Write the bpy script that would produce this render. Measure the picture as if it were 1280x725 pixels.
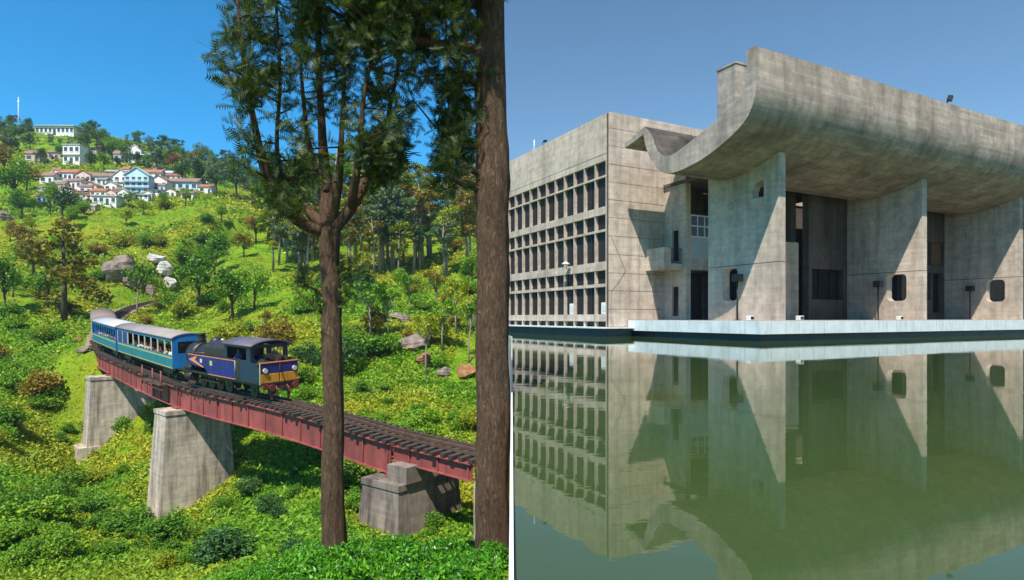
import bpy, bmesh, math, random
import numpy as np
from mathutils import Vector, Matrix, geometry

SC = bpy.context.scene
for _o in list(bpy.data.objects):
    bpy.data.objects.remove(_o)
COL = SC.collection
R = math.radians

# ---------------------------------------------------------------- camera
CAM_Z = 1.2
FPX, HOR = 750.0, 397.0            # focal length and horizon row, in pixels of a 1280 x 725 picture
cam_d = bpy.data.cameras.new('camera')
cam_d.sensor_width = 36.0
cam_d.lens = 36.0 * FPX / 1280.0
cam_d.shift_y = (HOR - 362.5) / 1280.0
cam_d.clip_start = 0.05
cam_d.clip_end = 5000.0
cam = bpy.data.objects.new('camera', cam_d)
COL.objects.link(cam)
cam.location = (0, 0, CAM_Z)
cam.rotation_euler = (R(90), 0, 0)
SC.camera = cam

# ---------------------------------------------------------------- light
SUN_TO = Vector((-0.62, -2.1, 3.35)).normalized()      # direction towards the sun
SUN_EL = math.asin(SUN_TO.z)
SUN_AZ = math.atan2(SUN_TO.x, SUN_TO.y)                # from +Y towards +X
world = bpy.data.worlds.new('World')
SC.world = world
world.use_nodes = True
wn, wl = world.node_tree.nodes, world.node_tree.links
wn.clear()
w_out = wn.new('ShaderNodeOutputWorld')
w_bg = wn.new('ShaderNodeBackground')
w_bg.inputs['Strength'].default_value = 0.068
sky = wn.new('ShaderNodeTexSky')
sky.sky_type = 'NISHITA'
sky.sun_disc = False
sky.sun_elevation = SUN_EL
sky.sun_rotation = SUN_AZ
sky.altitude = 1500
sky.air_density = 1.0
sky.dust_density = 0.6
sky.ozone_density = 2.0
# clear mountain air on one side of the sky, dustier plain air on the other
w_tc = wn.new('ShaderNodeTexCoord')
w_sep = wn.new('ShaderNodeSeparateXYZ')
wl.new(w_tc.outputs['Generated'], w_sep.inputs[0])
w_mr = wn.new('ShaderNodeMapRange')
w_mr.interpolation_type = 'SMOOTHSTEP'
w_mr.inputs['From Min'].default_value = -0.062
w_mr.inputs['From Max'].default_value = 0.0
wl.new(w_sep.outputs['X'], w_mr.inputs['Value'])
w_hl = wn.new('ShaderNodeMix'); w_hl.data_type = 'RGBA'; w_hl.blend_type = 'MULTIPLY'
w_hl.inputs[0].default_value = 1.0
wl.new(sky.outputs['Color'], w_hl.inputs[6])
w_tint = wn.new('ShaderNodeMix'); w_tint.data_type = 'RGBA'
w_tint.inputs[6].default_value = (0.28, 1.52, 1.98, 1)
w_tint.inputs[7].default_value = (1.12, 1.42, 1.42, 1)
wl.new(w_mr.outputs['Result'], w_tint.inputs[0])
wl.new(w_tint.outputs[2], w_hl.inputs[7])
wl.new(w_hl.outputs[2], w_bg.inputs['Color'])
wl.new(w_bg.outputs[0], w_out.inputs[0])

sun_d = bpy.data.lights.new('sun', 'SUN')
sun_d.energy = 4.7
sun_d.angle = R(0.5)
sun_d.color = (1.0, 0.93, 0.82)
sun = bpy.data.objects.new('sun', sun_d)
COL.objects.link(sun)
sun.rotation_euler = SUN_TO.to_track_quat('Z', 'Y').to_euler()

vs = SC.view_settings
vs.view_transform = 'Standard'
vs.look = 'None'
vs.exposure = 0.68
vs.gamma = 1.0
vs.use_curve_mapping = False
SC.cycles.use_denoising = True
SC.cycles.max_bounces = 6
SC.cycles.diffuse_bounces = 3
SC.cycles.glossy_bounces = 3
SC.cycles.transmission_bounces = 2
SC.cycles.transparent_max_bounces = 4
SC.cycles.caustics_reflective = False
SC.cycles.caustics_refractive = False

# ---------------------------------------------------------------- helpers
def tag(o, label=None, cat=None, group=None, kind=None):
    if label: o['label'] = label
    if cat: o['category'] = cat
    if group: o['group'] = group
    if kind: o['kind'] = kind
    return o

def link(o, parent=None):
    COL.objects.link(o)
    if parent is not None:
        o.parent = parent
    return o

def empty(name, label=None, cat=None, loc=(0, 0, 0), rz=0.0, group=None, parent=None):
    o = bpy.data.objects.new(name, None)
    o.empty_display_size = 0.3
    o.location = loc
    o.rotation_euler = (0, 0, rz)
    link(o, parent)
    return tag(o, label, cat, group)

def meshobj(name, me, parent=None, label=None, cat=None, group=None, kind=None, loc=None, rot=None, scale=None):
    o = bpy.data.objects.new(name, me)
    if loc is not None: o.location = loc
    if rot is not None: o.rotation_euler = rot
    if scale is not None: o.scale = scale
    link(o, parent)
    return tag(o, label, cat, group, kind)

def np_mesh(name, V, F, mat=None, smooth=False):
    me = bpy.data.meshes.new(name)
    V = np.asarray(V, dtype=np.float32); F = np.asarray(F, dtype=np.int32)
    n = F.shape[1]
    me.vertices.add(len(V)); me.vertices.foreach_set('co', V.ravel())
    me.loops.add(F.size); me.loops.foreach_set('vertex_index', F.ravel())
    me.polygons.add(len(F))
    me.polygons.foreach_set('loop_start', np.arange(0, F.size, n, dtype=np.int32))
    if smooth:
        me.polygons.foreach_set('use_smooth', np.ones(len(F), dtype=bool))
    me.update(calc_edges=True)
    if mat: me.materials.append(mat)
    return me

class MB:
    """collects simple shapes into one mesh"""
    def __init__(s):
        s.v, s.f, s.sm = [], [], []
    def add(s, vs_, fs_, smooth=False):
        b = len(s.v)
        s.v += [tuple(p) for p in vs_]
        s.f += [tuple(b + i for i in f) for f in fs_]
        s.sm += [smooth] * len(fs_)
        return s
    def box(s, x0, x1, y0, y1, z0, z1, M=None):
        p = [(x0, y0, z0), (x1, y0, z0), (x1, y1, z0), (x0, y1, z0), (x0, y0, z1), (x1, y0, z1), (x1, y1, z1), (x0, y1, z1)]
        if M is not None: p = [M @ Vector(q) for q in p]
        return s.add(p, [(0, 3, 2, 1), (4, 5, 6, 7), (0, 1, 5, 4), (1, 2, 6, 5), (2, 3, 7, 6), (3, 0, 4, 7)])
    def frustum(s, b0, b1, z0, z1):
        (ax0, ax1, ay0, ay1), (bx0, bx1, by0, by1) = b0, b1
        p = [(ax0, ay0, z0), (ax1, ay0, z0), (ax1, ay1, z0), (ax0, ay1, z0), (bx0, by0, z1), (bx1, by0, z1), (bx1, by1, z1), (bx0, by1, z1)]
        return s.add(p, [(0, 3, 2, 1), (4, 5, 6, 7), (0, 1, 5, 4), (1, 2, 6, 5), (2, 3, 7, 6), (3, 0, 4, 7)])
    def tube(s, pts, rad, n=8, cap=True, wob=None, smooth=True):
        pts = [Vector(p) for p in pts]
        if not hasattr(rad, '__len__'): rad = [rad] * len(pts)
        vs_, fs_ = [], []
        ref = Vector((0.13, 0.97, 0.21))
        for i, p in enumerate(pts):
            t = (pts[min(i + 1, len(pts) - 1)] - pts[max(i - 1, 0)])
            t = t.normalized() if t.length > 1e-9 else Vector((0, 0, 1))
            a = ref - t * ref.dot(t)
            if a.length < 1e-3: a = Vector((1, 0, 0)) - t * t.x
            a.normalize(); b = t.cross(a)
            ref = a
            for j in range(n):
                an = 2 * math.pi * j / n
                r = rad[i] * (1 + (wob(i, j) if wob else 0))
                vs_.append(p + (a * math.cos(an) + b * math.sin(an)) * r)
        for i in range(len(pts) - 1):
            for j in range(n):
                k = (j + 1) % n
                fs_.append((i * n + j, i * n + k, (i + 1) * n + k, (i + 1) * n + j))
        s.add(vs_, fs_, smooth)
        if cap:
            b0 = len(s.v) - len(vs_)
            s.f.append(tuple(b0 + j for j in reversed(range(n)))); s.sm.append(False)
            s.f.append(tuple(b0 + (len(pts) - 1) * n + j for j in range(n))); s.sm.append(False)
        return s
    def prism(s, poly, fn, a0, a1, smooth=False):
        """poly: 2-D outline; fn(a, p, q) -> 3-D point; extruded from a0 to a1"""
        n = len(poly)
        vs_ = [fn(a0, *p) for p in poly] + [fn(a1, *p) for p in poly]
        tri = geometry.tessellate_polygon([[Vector((p[0], p[1], 0)) for p in poly]])
        fs_ = [tuple(t) for t in tri] + [tuple(n + i for i in reversed(t)) for t in tri]
        s.add(vs_, fs_)
        b = len(s.v) - 2 * n
        for i in range(n):
            k = (i + 1) % n
            s.f.append((b + i, b + k, b + n + k, b + n + i)); s.sm.append(smooth)
        return s
    def plate(s, loops, fn, a0, a1):
        """outline with holes, extruded"""
        L = [[Vector((p[0], p[1], 0)) for p in lp] for lp in loops]
        flat = [p for lp in loops for p in lp]
        n = len(flat)
        tri = geometry.tessellate_polygon(L)
        vs_ = [fn(a0, *p) for p in flat] + [fn(a1, *p) for p in flat]
        fs_ = [tuple(t) for t in tri] + [tuple(n + i for i in reversed(t)) for t in tri]
        k0 = 0
        for lp in loops:
            m = len(lp)
            for i in range(m):
                k = (i + 1) % m
                fs_.append((k0 + i, k0 + k, n + k0 + k, n + k0 + i))
            k0 += m
        return s.add(vs_, fs_)
    def mesh(s, name, mat):
        me = bpy.data.meshes.new(name)
        me.from_pydata(s.v, [], s.f)
        me.polygons.foreach_set('use_smooth', s.sm)
        bm = bmesh.new(); bm.from_mesh(me)
        bmesh.ops.recalc_face_normals(bm, faces=bm.faces)
        bm.to_mesh(me); bm.free()
        if mat: me.materials.append(mat)
        me.update()
        return me
    def build(s, name, mat, parent=None, **kw):
        bev = kw.pop('bevel', 0)
        o = meshobj(name, s.mesh(name, mat), parent, **kw)
        if bev:
            m = o.modifiers.new('bevel', 'BEVEL'); m.width = bev; m.segments = 2; m.limit_method = 'ANGLE'; m.angle_limit = R(40)
        return o

def rounded(x0, x1, y0, y1, r, n=6):
    out = []
    for cx, cy, a0 in ((x1 - r, y1 - r, 0), (x0 + r, y1 - r, 90), (x0 + r, y0 + r, 180), (x1 - r, y0 + r, 270)):
        for i in range(n + 1):
            a = R(a0 + 90 * i / n)
            out.append((cx + r * math.cos(a), cy + r * math.sin(a)))
    return out

def catmull(pts, m=6):
    P = [np.array(p, float) for p in pts]
    P = [2 * P[0] - P[1]] + P + [2 * P[-1] - P[-2]]
    out = []
    for i in range(1, len(P) - 2):
        for j in range(m):
            t = j / m
            a, b, c, d = P[i - 1], P[i], P[i + 1], P[i + 2]
            out.append(0.5 * (2 * b + (c - a) * t + (2 * a - 5 * b + 4 * c - d) * t * t + (3 * b - a - 3 * c + d) * t ** 3))
    out.append(P[-2])
    return out

# ---------------------------------------------------------------- materials
class NT:
    def __init__(s, name):
        s.m = bpy.data.materials.new(name); s.m.use_nodes = True
        s.n, s.l = s.m.node_tree.nodes, s.m.node_tree.links
        s.n.clear()
        s.out = s.n.new('ShaderNodeOutputMaterial')
    def new(s, t, **kw):
        x = s.n.new('ShaderNode' + t)
        for k, v in kw.items(): setattr(x, k, v)
        return x
    def lk(s, a, b): s.l.new(a, b)
    def coord(s, kind='Object', scale=(1, 1, 1), rot=(0, 0, 0)):
        if kind == 'Position':
            src = s.new('NewGeometry').outputs['Position']
        else:
            src = s.new('TexCoord').outputs[kind]
        mp = s.new('Mapping')
        mp.inputs['Scale'].default_value = scale; mp.inputs['Rotation'].default_value = rot
        s.lk(src, mp.inputs[0])
        return mp.outputs[0]
    def noise(s, co, scale, detail=4, rough=0.55, dist=0.0):
        x = s.new('TexNoise')
        x.inputs['Scale'].default_value = scale; x.inputs['Detail'].default_value = detail
        x.inputs['Roughness'].default_value = rough; x.inputs['Distortion'].default_value = dist
        s.lk(co, x.inputs['Vector'])
        return x.outputs['Fac']
    def ramp(s, fac, stops):
        x = s.new('ValToRGB')
        e = x.color_ramp.elements
        while len(e) < len(stops): e.new(0.5)
        for el, (p, c) in zip(e, stops):
            el.position = p; el.color = (c[0], c[1], c[2], 1) if hasattr(c, '__len__') else (c, c, c, 1)
        s.lk(fac, x.inputs[0])
        return x.outputs[0]
    def mix(s, fac, a, b, mode='MIX'):
        x = s.new('Mix'); x.data_type = 'RGBA'; x.blend_type = mode
        for sock, v in ((0, fac), (6, a), (7, b)):
            if isinstance(v, bpy.types.NodeSocket): s.lk(v, x.inputs[sock])
            elif hasattr(v, '__len__'): x.inputs[sock].default_value = (v[0], v[1], v[2], 1)
            else: x.inputs[sock].default_value = v
        return x.outputs[2]
    def bump(s, h, strength=0.3, dist=0.02, normal=None):
        x = s.new('Bump'); x.inputs['Strength'].default_value = strength; x.inputs['Distance'].default_value = dist
        s.lk(h, x.inputs['Height'])
        if normal is not None: s.lk(normal, x.inputs['Normal'])
        return x.outputs[0]
    def principled(s, color, rough=0.7, metal=0.0, normal=None, spec=0.5):
        x = s.new('BsdfPrincipled')
        for sock, v in (('Base Color', color), ('Roughness', rough), ('Metallic', metal), ('Specular IOR Level', spec)):
            if isinstance(v, bpy.types.NodeSocket): s.lk(v, x.inputs[sock])
            elif hasattr(v, '__len__'): x.inputs[sock].default_value = (v[0], v[1], v[2], 1)
            else: x.inputs[sock].default_value = v
        if normal is not None: s.lk(normal, x.inputs['Normal'])
        return x
    def done(s, shader):
        s.lk(shader, s.out.inputs['Surface'])
        return s.m

def m_paint(name, col, rough=0.55, var=0.18, scale=1.5, metal=0.0, bump=0.0, dirt=None):
    t = NT(name)
    co = t.coord('Object')
    n1 = t.noise(co, scale, 5); n2 = t.noise(co, scale * 9, 3)
    c = t.mix(t.ramp(n1, [(0.3, 0.0), (0.7, 1.0)]), [x * (1 - var) for x in col], [min(1, x * (1 + var)) for x in col])
    if dirt:
        c = t.mix(t.ramp(t.noise(t.coord('Object', (3, 3, 0.5)), scale * 1.3, 6), [(0.5, 0.0), (0.72, 0.75)]), c, dirt)
    nrm = t.bump(n2, 0.3, bump) if bump else None
    return t.done(t.principled(c, rough, metal, nrm).outputs[0])

def m_concrete(name, light, dark, streak=0.5, board=0.25, big=0.28):
    t = NT(name)
    co = t.coord('Object')
    n1 = t.noise(co, big, 8, 0.62, 0.4)
    n2 = t.noise(co, 2.3, 6, 0.6)
    n3 = t.noise(co, 22, 3)
    st = t.noise(t.coord('Object', (1.6, 1.6, 0.12)), 1.1, 6, 0.65)
    c = t.mix(t.ramp(n1, [(0.32, 0.0), (0.68, 1.0)]), dark, light)
    c = t.mix(0.5, c, t.ramp(n2, [(0.3, 0.55), (0.7, 1.25)]), 'MULTIPLY')
    c = t.mix(streak, c, t.ramp(st, [(0.36, 0.28), (0.56, 1.05)]), 'MULTIPLY')
    # board-marked shuttering
    br = t.new('TexBrick')
    br.offset = 0.5
    br.inputs['Color1'].default_value = (1, 1, 1, 1); br.inputs['Color2'].default_value = (0.62, 0.62, 0.62, 1); br.inputs['Mortar'].default_value = (0.45, 0.45, 0.45, 1)
    br.inputs['Scale'].default_value = 1.0; br.inputs['Mortar Size'].default_value = 0.006
    br.inputs['Brick Width'].default_value = 2.2; br.inputs['Row Height'].default_value = 0.16
    sep = t.new('SeparateXYZ'); t.lk(co, sep.inputs[0])
    ad = t.new('Math', operation='ADD'); t.lk(sep.outputs[0], ad.inputs[0]); t.lk(sep.outputs[1], ad.inputs[1])
    cb = t.new('CombineXYZ'); t.lk(ad.outputs[0], cb.inputs[0]); t.lk(sep.outputs[2], cb.inputs[1])
    t.lk(cb.outputs[0], br.inputs['Vector'])
    c = t.mix(board, c, br.outputs['Color'], 'MULTIPLY')
    hsum = t.mix(0.5, n3, br.outputs['Color'])
    nrm = t.bump(hsum, 0.45, 0.02)
    return t.done(t.principled(c, 0.85, 0, nrm, 0.25).outputs[0])

def m_foliage(name, cols, patch=None, transl=0.3, rough=0.55, pscale=0.06):
    t = NT(name)
    g = t.new('NewGeometry')
    c = t.ramp(g.outputs['Random Per Island'], [(i / (len(cols) - 1), k) for i, k in enumerate(cols)])
    oi = t.new('ObjectInfo')
    c = t.mix(0.35, c, t.ramp(oi.outputs['Random'], [(0, (0.6, 0.75, 0.7)), (0.5, (1, 1, 1)), (1, (1.3, 1.15, 0.8))]), 'MULTIPLY')
    if patch:
        n = t.noise(t.coord('Position'), pscale, 4, 0.6)
        c = t.mix(t.ramp(n, [(0.42, 0.0), (0.57, 0.85)]), c, t.mix(1.0, t.ramp(g.outputs['Random Per Island'], [(0, 0.6), (1, 1.3)]), patch, 'MULTIPLY'))
    p = t.principled(c, rough, 0, None, 0.35)
    tr = t.new('BsdfTranslucent')
    t.lk(t.mix(1.0, c, (1.2, 1.15, 0.5), 'MULTIPLY'), tr.inputs[0])
    ms = t.new('MixShader'); ms.inputs[0].default_value = transl
    t.lk(p.outputs[0], ms.inputs[1]); t.lk(tr.outputs[0], ms.inputs[2])
    return t.done(ms.outputs[0])

def m_bark(name, a, b, c3, sc=1.0, depth=0.02):
    t = NT(name)
    n1 = t.noise(t.coord('Object', (9 * sc, 9 * sc, 2.6 * sc)), 1.7, 10, 0.72, 1.2)
    n2 = t.noise(t.coord('Object'), 0.9 * sc, 5)
    c = t.ramp(n1, [(0.3, a), (0.55, b), (0.75, c3)])
    c = t.mix(0.6, c, t.ramp(n2, [(0.3, 0.6), (0.7, 1.25)]), 'MULTIPLY')
    return t.done(t.principled(c, 0.9, 0, t.bump(n1, 0.9, depth), 0.2).outputs[0])

def m_rock(name, a, b, c3):
    t = NT(name)
    co = t.coord('Object')
    n1 = t.noise(co, 0.5, 8, 0.65, 0.5); n2 = t.noise(co, 3.0, 6)
    c = t.ramp(n1, [(0.3, a), (0.5, b), (0.72, c3)])
    c = t.mix(0.5, c, t.ramp(n2, [(0.3, 0.5), (0.7, 1.2)]), 'MULTIPLY')
    return t.done(t.principled(c, 0.9, 0, t.bump(n2, 0.6, 0.15), 0.2).outputs[0])

M = {}
M['conc'] = m_concrete('board_marked_concrete', (0.66, 0.55, 0.455), (0.48, 0.395, 0.325), 0.35, 0.34)
M['conc_dark'] = m_concrete('weathered_concrete', (0.52, 0.438, 0.375), (0.29, 0.243, 0.208), 0.38, 0.6, 0.5)
M['conc_in'] = m_concrete('shaded_inner_concrete', (0.145, 0.12, 0.10), (0.085, 0.07, 0.058), 0.4, 0.2)  # deep shade of the bays is mixed into this darker concrete
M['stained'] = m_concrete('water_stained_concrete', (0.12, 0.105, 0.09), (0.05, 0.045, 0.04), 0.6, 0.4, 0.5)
M['podium'] = m_paint('white_render', (0.62, 0.68, 0.69), 0.6, 0.1, 1.2, 0, 0, (0.40, 0.45, 0.44))
M['podium_top'] = m_paint('pink_stone_floor', (0.33, 0.26, 0.2), 0.7, 0.15, 1.0)
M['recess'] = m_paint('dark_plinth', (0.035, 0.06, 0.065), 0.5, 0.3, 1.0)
M['glass'] = m_paint('dark_glass', (0.012, 0.013, 0.015), 0.12, 0.3, 0.6)
M['shade_glass'] = m_paint('matte_void_glass', (0.010, 0.010, 0.011), 0.6, 0.3, 0.6)  # matte near-black panes: darkness of the grid openings is in the colour
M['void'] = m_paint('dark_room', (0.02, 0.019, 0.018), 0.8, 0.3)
M['panel_blue'] = m_paint('pale_blue_panel', (0.34, 0.42, 0.46), 0.5, 0.08)
M['frame_pale'] = m_paint('pale_frame', (0.6, 0.62, 0.6), 0.5, 0.08)
M['wood'] = m_paint('timber_slat', (0.20, 0.105, 0.045), 0.6, 0.3, 4)
M['black'] = m_paint('black_metal', (0.02, 0.02, 0.022), 0.5, 0.3)
M['white_metal'] = m_paint('white_metal', (0.72, 0.72, 0.70), 0.4, 0.06)
M['rim'] = m_paint('white_rim', (0.7, 0.7, 0.68), 0.5, 0.05)
# ================================================================ the pool and the concrete hall
UA = math.atan2(0.4615, 0.887)                 # the hall is turned this far from the picture plane
P0 = (12.48, 30.0, 0.0)                        # front corner of its podium, at the water
hall = empty('assembly_hall', 'grey concrete hall with upswept canopy, blade walls and sunscreen grid behind the pool', 'building', P0, UA)
Z = lambda a, p, q: (a, p, q)                  # plate in the v-z plane, thick along u
Y = lambda a, p, q: (p, a, q)                  # plate in the u-z plane, thick along v

def part(name, mb, mat, parent=hall, **kw):
    return mb.build(name, M[mat] if isinstance(mat, str) else mat, parent, **kw)

# water
def m_water():
    t = NT('pool_water')
    co = t.coord('Position', (1, 1, 1))
    n1 = t.mix(1.0, t.noise(t.coord('Position', (0.45, 1.5, 1)), 1.3, 4, 0.55), t.ramp(t.noise(co, 0.09, 3, 0.5), [(0.38, 0.25), (0.62, 1.0)]), 'MULTIPLY')
    n2 = t.noise(co, 0.16, 3, 0.5)
    c = t.mix(t.ramp(n2, [(0.3, 0.0), (0.7, 1.0)]), (0.037, 0.065, 0.018), (0.046, 0.077, 0.025))
    nrm = t.bump(n1, 0.06, 0.05)
    p = t.principled(c, 0.012, 0, nrm, 0.5)
    p.inputs['IOR'].default_value = 1.55
    return t.done(p.outputs[0])
wv = [(0.015, 1.8), (70, 1.8), (90, 62), (30, 62), (-2.1, 57.5), (0.0, 36)]
MB().add([(x, y, 0.0) for x, y in wv], [tuple(range(len(wv)))]).build('pool_water', m_water(), kind='structure')

# thin white rim along the edge of the pool, on its retaining wall
EDGE = [(-0.014, 1.8), (-0.014, 36.0), (-2.2, 58.0)]
edge_wall = empty('pool_wall', 'thin white-rimmed retaining wall along the pool beside the tree trunk', 'wall', (-0.014, 1.8, -6))
for nm, z0, z1, th, mt in (('wall_face', -14.0, -0.06, 0.02, 'conc'), ('rim', -0.06, 0.07, 0.022, 'rim')):
    mb = MB()
    vsl = []
    for (x, y) in EDGE:
        vsl += [(x, y, z0), (x + th, y, z0), (x + th, y, z1), (x, y, z1)]
    fs = []
    for i in range(len(EDGE) - 1):
        for j in range(4):
            k = (j + 1) % 4
            fs.append((4 * i + j, 4 * i + k, 4 * i + 4 + k, 4 * i + 4 + j))
    n4 = 4 * (len(EDGE) - 1)
    fs += [(3, 2, 1, 0), (n4, n4 + 1, n4 + 2, n4 + 3)]
    mb.add([(a + 0.014, b - 1.8, c + 6) for a, b, c in vsl], fs)
    part(nm, mb, mt, edge_wall)
MB().box(-1.0, 40, -8, 1.78, -0.6, 0.06).build('terrace_pavement', M['podium_top'], kind='structure')

# podium ---------------------------------------------------------
part('podium', MB().box(0.06, 52, 0.06, 10.6, 0.37, 1.02), 'podium')
rngp = random.Random(9)
for i in range(17):
    j = rngp.uniform(-.006, .006)
    part('fascia_panel', MB().box(0.0 + 3.05 * i + (0.008 if i else 0), 3.05 * (i + 1) - 0.008, 0.0 + j, 0.08, 0.36, 1.03), 'podium')
for i in range(4):
    j = rngp.uniform(-.006, .006)
    part('fascia_panel', MB().box(0.002 + j, 0.08, (0.09 if i == 0 else 2.62 * i + 0.008), 2.62 * (i + 1) - 0.008, 0.36, 1.03), 'podium')
fl = MB().box(0.25, 52.2, 0.25, 10.65, 1.0, 1.045)
part('podium_floor', fl, 'podium_top')
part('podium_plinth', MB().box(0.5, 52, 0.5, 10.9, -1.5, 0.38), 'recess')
# walkway ledge beside the sunscreen facade
part('walkway', MB().box(-2.5, 0.0, 9.9, 29, 0.50, 0.58), 'podium')
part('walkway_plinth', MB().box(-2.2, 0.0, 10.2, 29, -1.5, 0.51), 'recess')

# block ----------------------------------------------------------
U0, V0, ZT = -1.4, 10.7, 14.55
VE = V0 + 17.7
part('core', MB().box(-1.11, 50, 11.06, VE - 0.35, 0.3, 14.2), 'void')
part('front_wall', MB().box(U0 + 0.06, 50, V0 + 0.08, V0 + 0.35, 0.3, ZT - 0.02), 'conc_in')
part('end_wall', MB().box(U0, 50, VE - 0.35, VE, 0.3, ZT), 'conc')
part('side_wall', MB().box(49.7, 50, V0 + 0.36, VE - 0.36, 0.3, ZT), 'conc')
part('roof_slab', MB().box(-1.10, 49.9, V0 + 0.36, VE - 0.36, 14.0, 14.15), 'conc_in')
# front wall panels, with open pour joints
us = [-1.4, 1.05, 4.2, 7.4, 10.6, 13.8, 17.0, 20.2, 23.4, 26.6, 29.8, 33.0, 36.2, 39.4, 42.6, 45.8, 50]
zs = [0.59, 1.75, 2.95, 4.1, 5.3, 6.5, 7.7, 8.85, 10.0, 11.15, 12.35, 13.5, ZT]
pan_me = {}
rng = random.Random(4)
for i in range(len(us) - 1):
    for j in range(len(zs) - 1):
        if us[i] > 9 and j < 8: continue
        mb = MB().box(us[i] + 0.012, us[i + 1] - 0.012, V0 + rng.uniform(-0.008, 0.008), V0 + 0.1, zs[j] + 0.014, zs[j + 1] - 0.014)
        part('panel', mb, 'conc')
# sunscreen facade
T = lambda i: V0 + 0.35 + 1.28 * i
NB = 13
for i in range(0, NB, 3):
    a, b = T(i), T(min(i + 3, NB))
    part('parapet_panel', MB().box(U0 + rng.uniform(-.006, .006), -1.115, a + 0.01, b - 0.01, 11.95, ZT), 'conc')
part('parapet_beam', MB().box(U0 + 0.012, -1.115, T(0), T(NB), 11.49, 11.94), 'conc')
ROWS = [(8.49, 10.42, 10.54, 11.49), (4.88, 6.85, 7.0, 7.98), (1.41, 3.22, 3.43, 4.31)]
for z0, z1 in ((7.98, 8.49), (4.31, 4.88), (0.95, 1.41)):
    part('floor_band', MB().box(U0, -1.115, T(0), T(NB), z0, z1), 'conc')
fin_me = {}
for r, (z0, z1, z2, z3) in enumerate(ROWS):
    part('shelf', MB().box(U0 + 0.01, -1.115, T(0), T(NB), z1, z2), 'conc')
    fme = MB().box(0, 0.27, -0.038, 0.038, z0 - 0.01, z3 + 0.01).mesh('fin', M['conc'])
    p1 = MB().box(0, 0.03, 0.07, 1.21, z0, z1).mesh('window_pane', M['shade_glass'])
    p2 = MB().box(0, 0.03, 0.07, 1.21, z2, z3).mesh('window_pane', M['shade_glass'])
    mu = MB().box(-0.05, 0.0, 0.60, 0.66, z0, z1).mesh('mullion', M['black'])
    for i in range(NB + 1):
        meshobj('fin', fme, hall, loc=(U0 + 0.02, T(i) + (0.05 if i == 0 else -0.05 if i == NB else 0), 0))
        if i < NB:
            meshobj('window_pane', p1, hall, loc=(-1.145, T(i), 0))
            meshobj('window_pane', p2, hall, loc=(-1.145, T(i), 0))
            if i % 2: meshobj('mullion', mu, hall, loc=(-1.15, T(i), 0))
for i in range(NB + 1):
    part('stub_pier', MB().box(U0 + 0.03, -1.115, T(i) - 0.06 + (0.06 if i == 0 else 0), T(i) + 0.06, 0.55, 0.96), 'conc')

# lift tower on the roof
part('lift_tower', MB().box(12.6, 17, 13.0, 14.9, 14.1, 21.3), 'conc_dark')
part('lift_tower_cap', MB().box(12.54, 17.06, 12.94, 14.96, 21.3, 21.45), 'conc_dark')

# canopy ---------------------------------------------------------
outer = [(-0.94, 14.1), (-0.97, 13.1), (-0.95, 12.1), (-0.64, 11.17), (-0.06, 10.57), (1.08, 10.0), (2.42, 9.56), (3.87, 9.32), (5.13, 9.33), (5.97, 9.78), (6.66, 10.62), (7.03, 11.41)]
inner = [(7.09, 12.54), (6.46, 11.85), (5.9, 10.75), (4.9, 10.3), (3.12, 10.75), (1.08, 11.45), (-0.02, 12.0), (-0.38, 12.8), (-0.36, 14.14)]
prof = [tuple(p) for p in catmull(outer, 5)] + [(7.22, 12.1), (8.96, 11.72), (9.02, 11.98)] + [tuple(p) for p in catmull(inner, 4)]
cmb = MB()
n = len(prof)
UL = [-1.5] + [i * 2.0 for i in range(0, 23)]
for a in range(len(UL)):
    jit = [0.0] * n
cv, cf = [], []
for a, u in enumerate(UL):
    for (p, q) in prof:
        cv.append((u, p, q + (0.02 * math.sin(u * 1.7) if q > 13.9 else 0)))
for a in range(len(UL) - 1):
    for i in range(n):
        k = (i + 1) % n
        cf.append((a * n + i, a * n + k, (a + 1) * n + k, (a + 1) * n + i))
cmb.add(cv, cf, True)
tri = geometry.tessellate_polygon([[Vector((p, q, 0)) for p, q in prof]])
cmb.f += [tuple(t) for t in tri] + [tuple((len(UL) - 1) * n + i for i in reversed(t)) for t in tri]
cmb.sm += [False] * (2 * len(tri))
can = part('canopy', cmb, 'conc_dark')
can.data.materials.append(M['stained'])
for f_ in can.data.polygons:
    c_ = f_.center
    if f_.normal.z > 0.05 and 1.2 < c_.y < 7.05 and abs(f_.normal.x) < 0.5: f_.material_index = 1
em = can.modifiers.new('edges', 'EDGE_SPLIT'); em.split_angle = R(35)
# flood lamp on the lip
fo = empty('floodlight', 'small black floodlight on top of the canopy lip', 'floodlight', Matrix.Rotation(UA, 3, 'Z') @ Vector((15.5, -0.65, 14.1)) + Vector(P0), UA + R(20))
part('post', MB().tube([(0, 0, 0), (0, 0, 0.32)], 0.035, 8), 'black', fo)
part('lamp_box', MB().box(-0.2, 0.2, -0.12, 0.12, 0.3, 0.62, Matrix.Rotation(R(18), 4, 'X')), 'black', fo, bevel=0.02)

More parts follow.
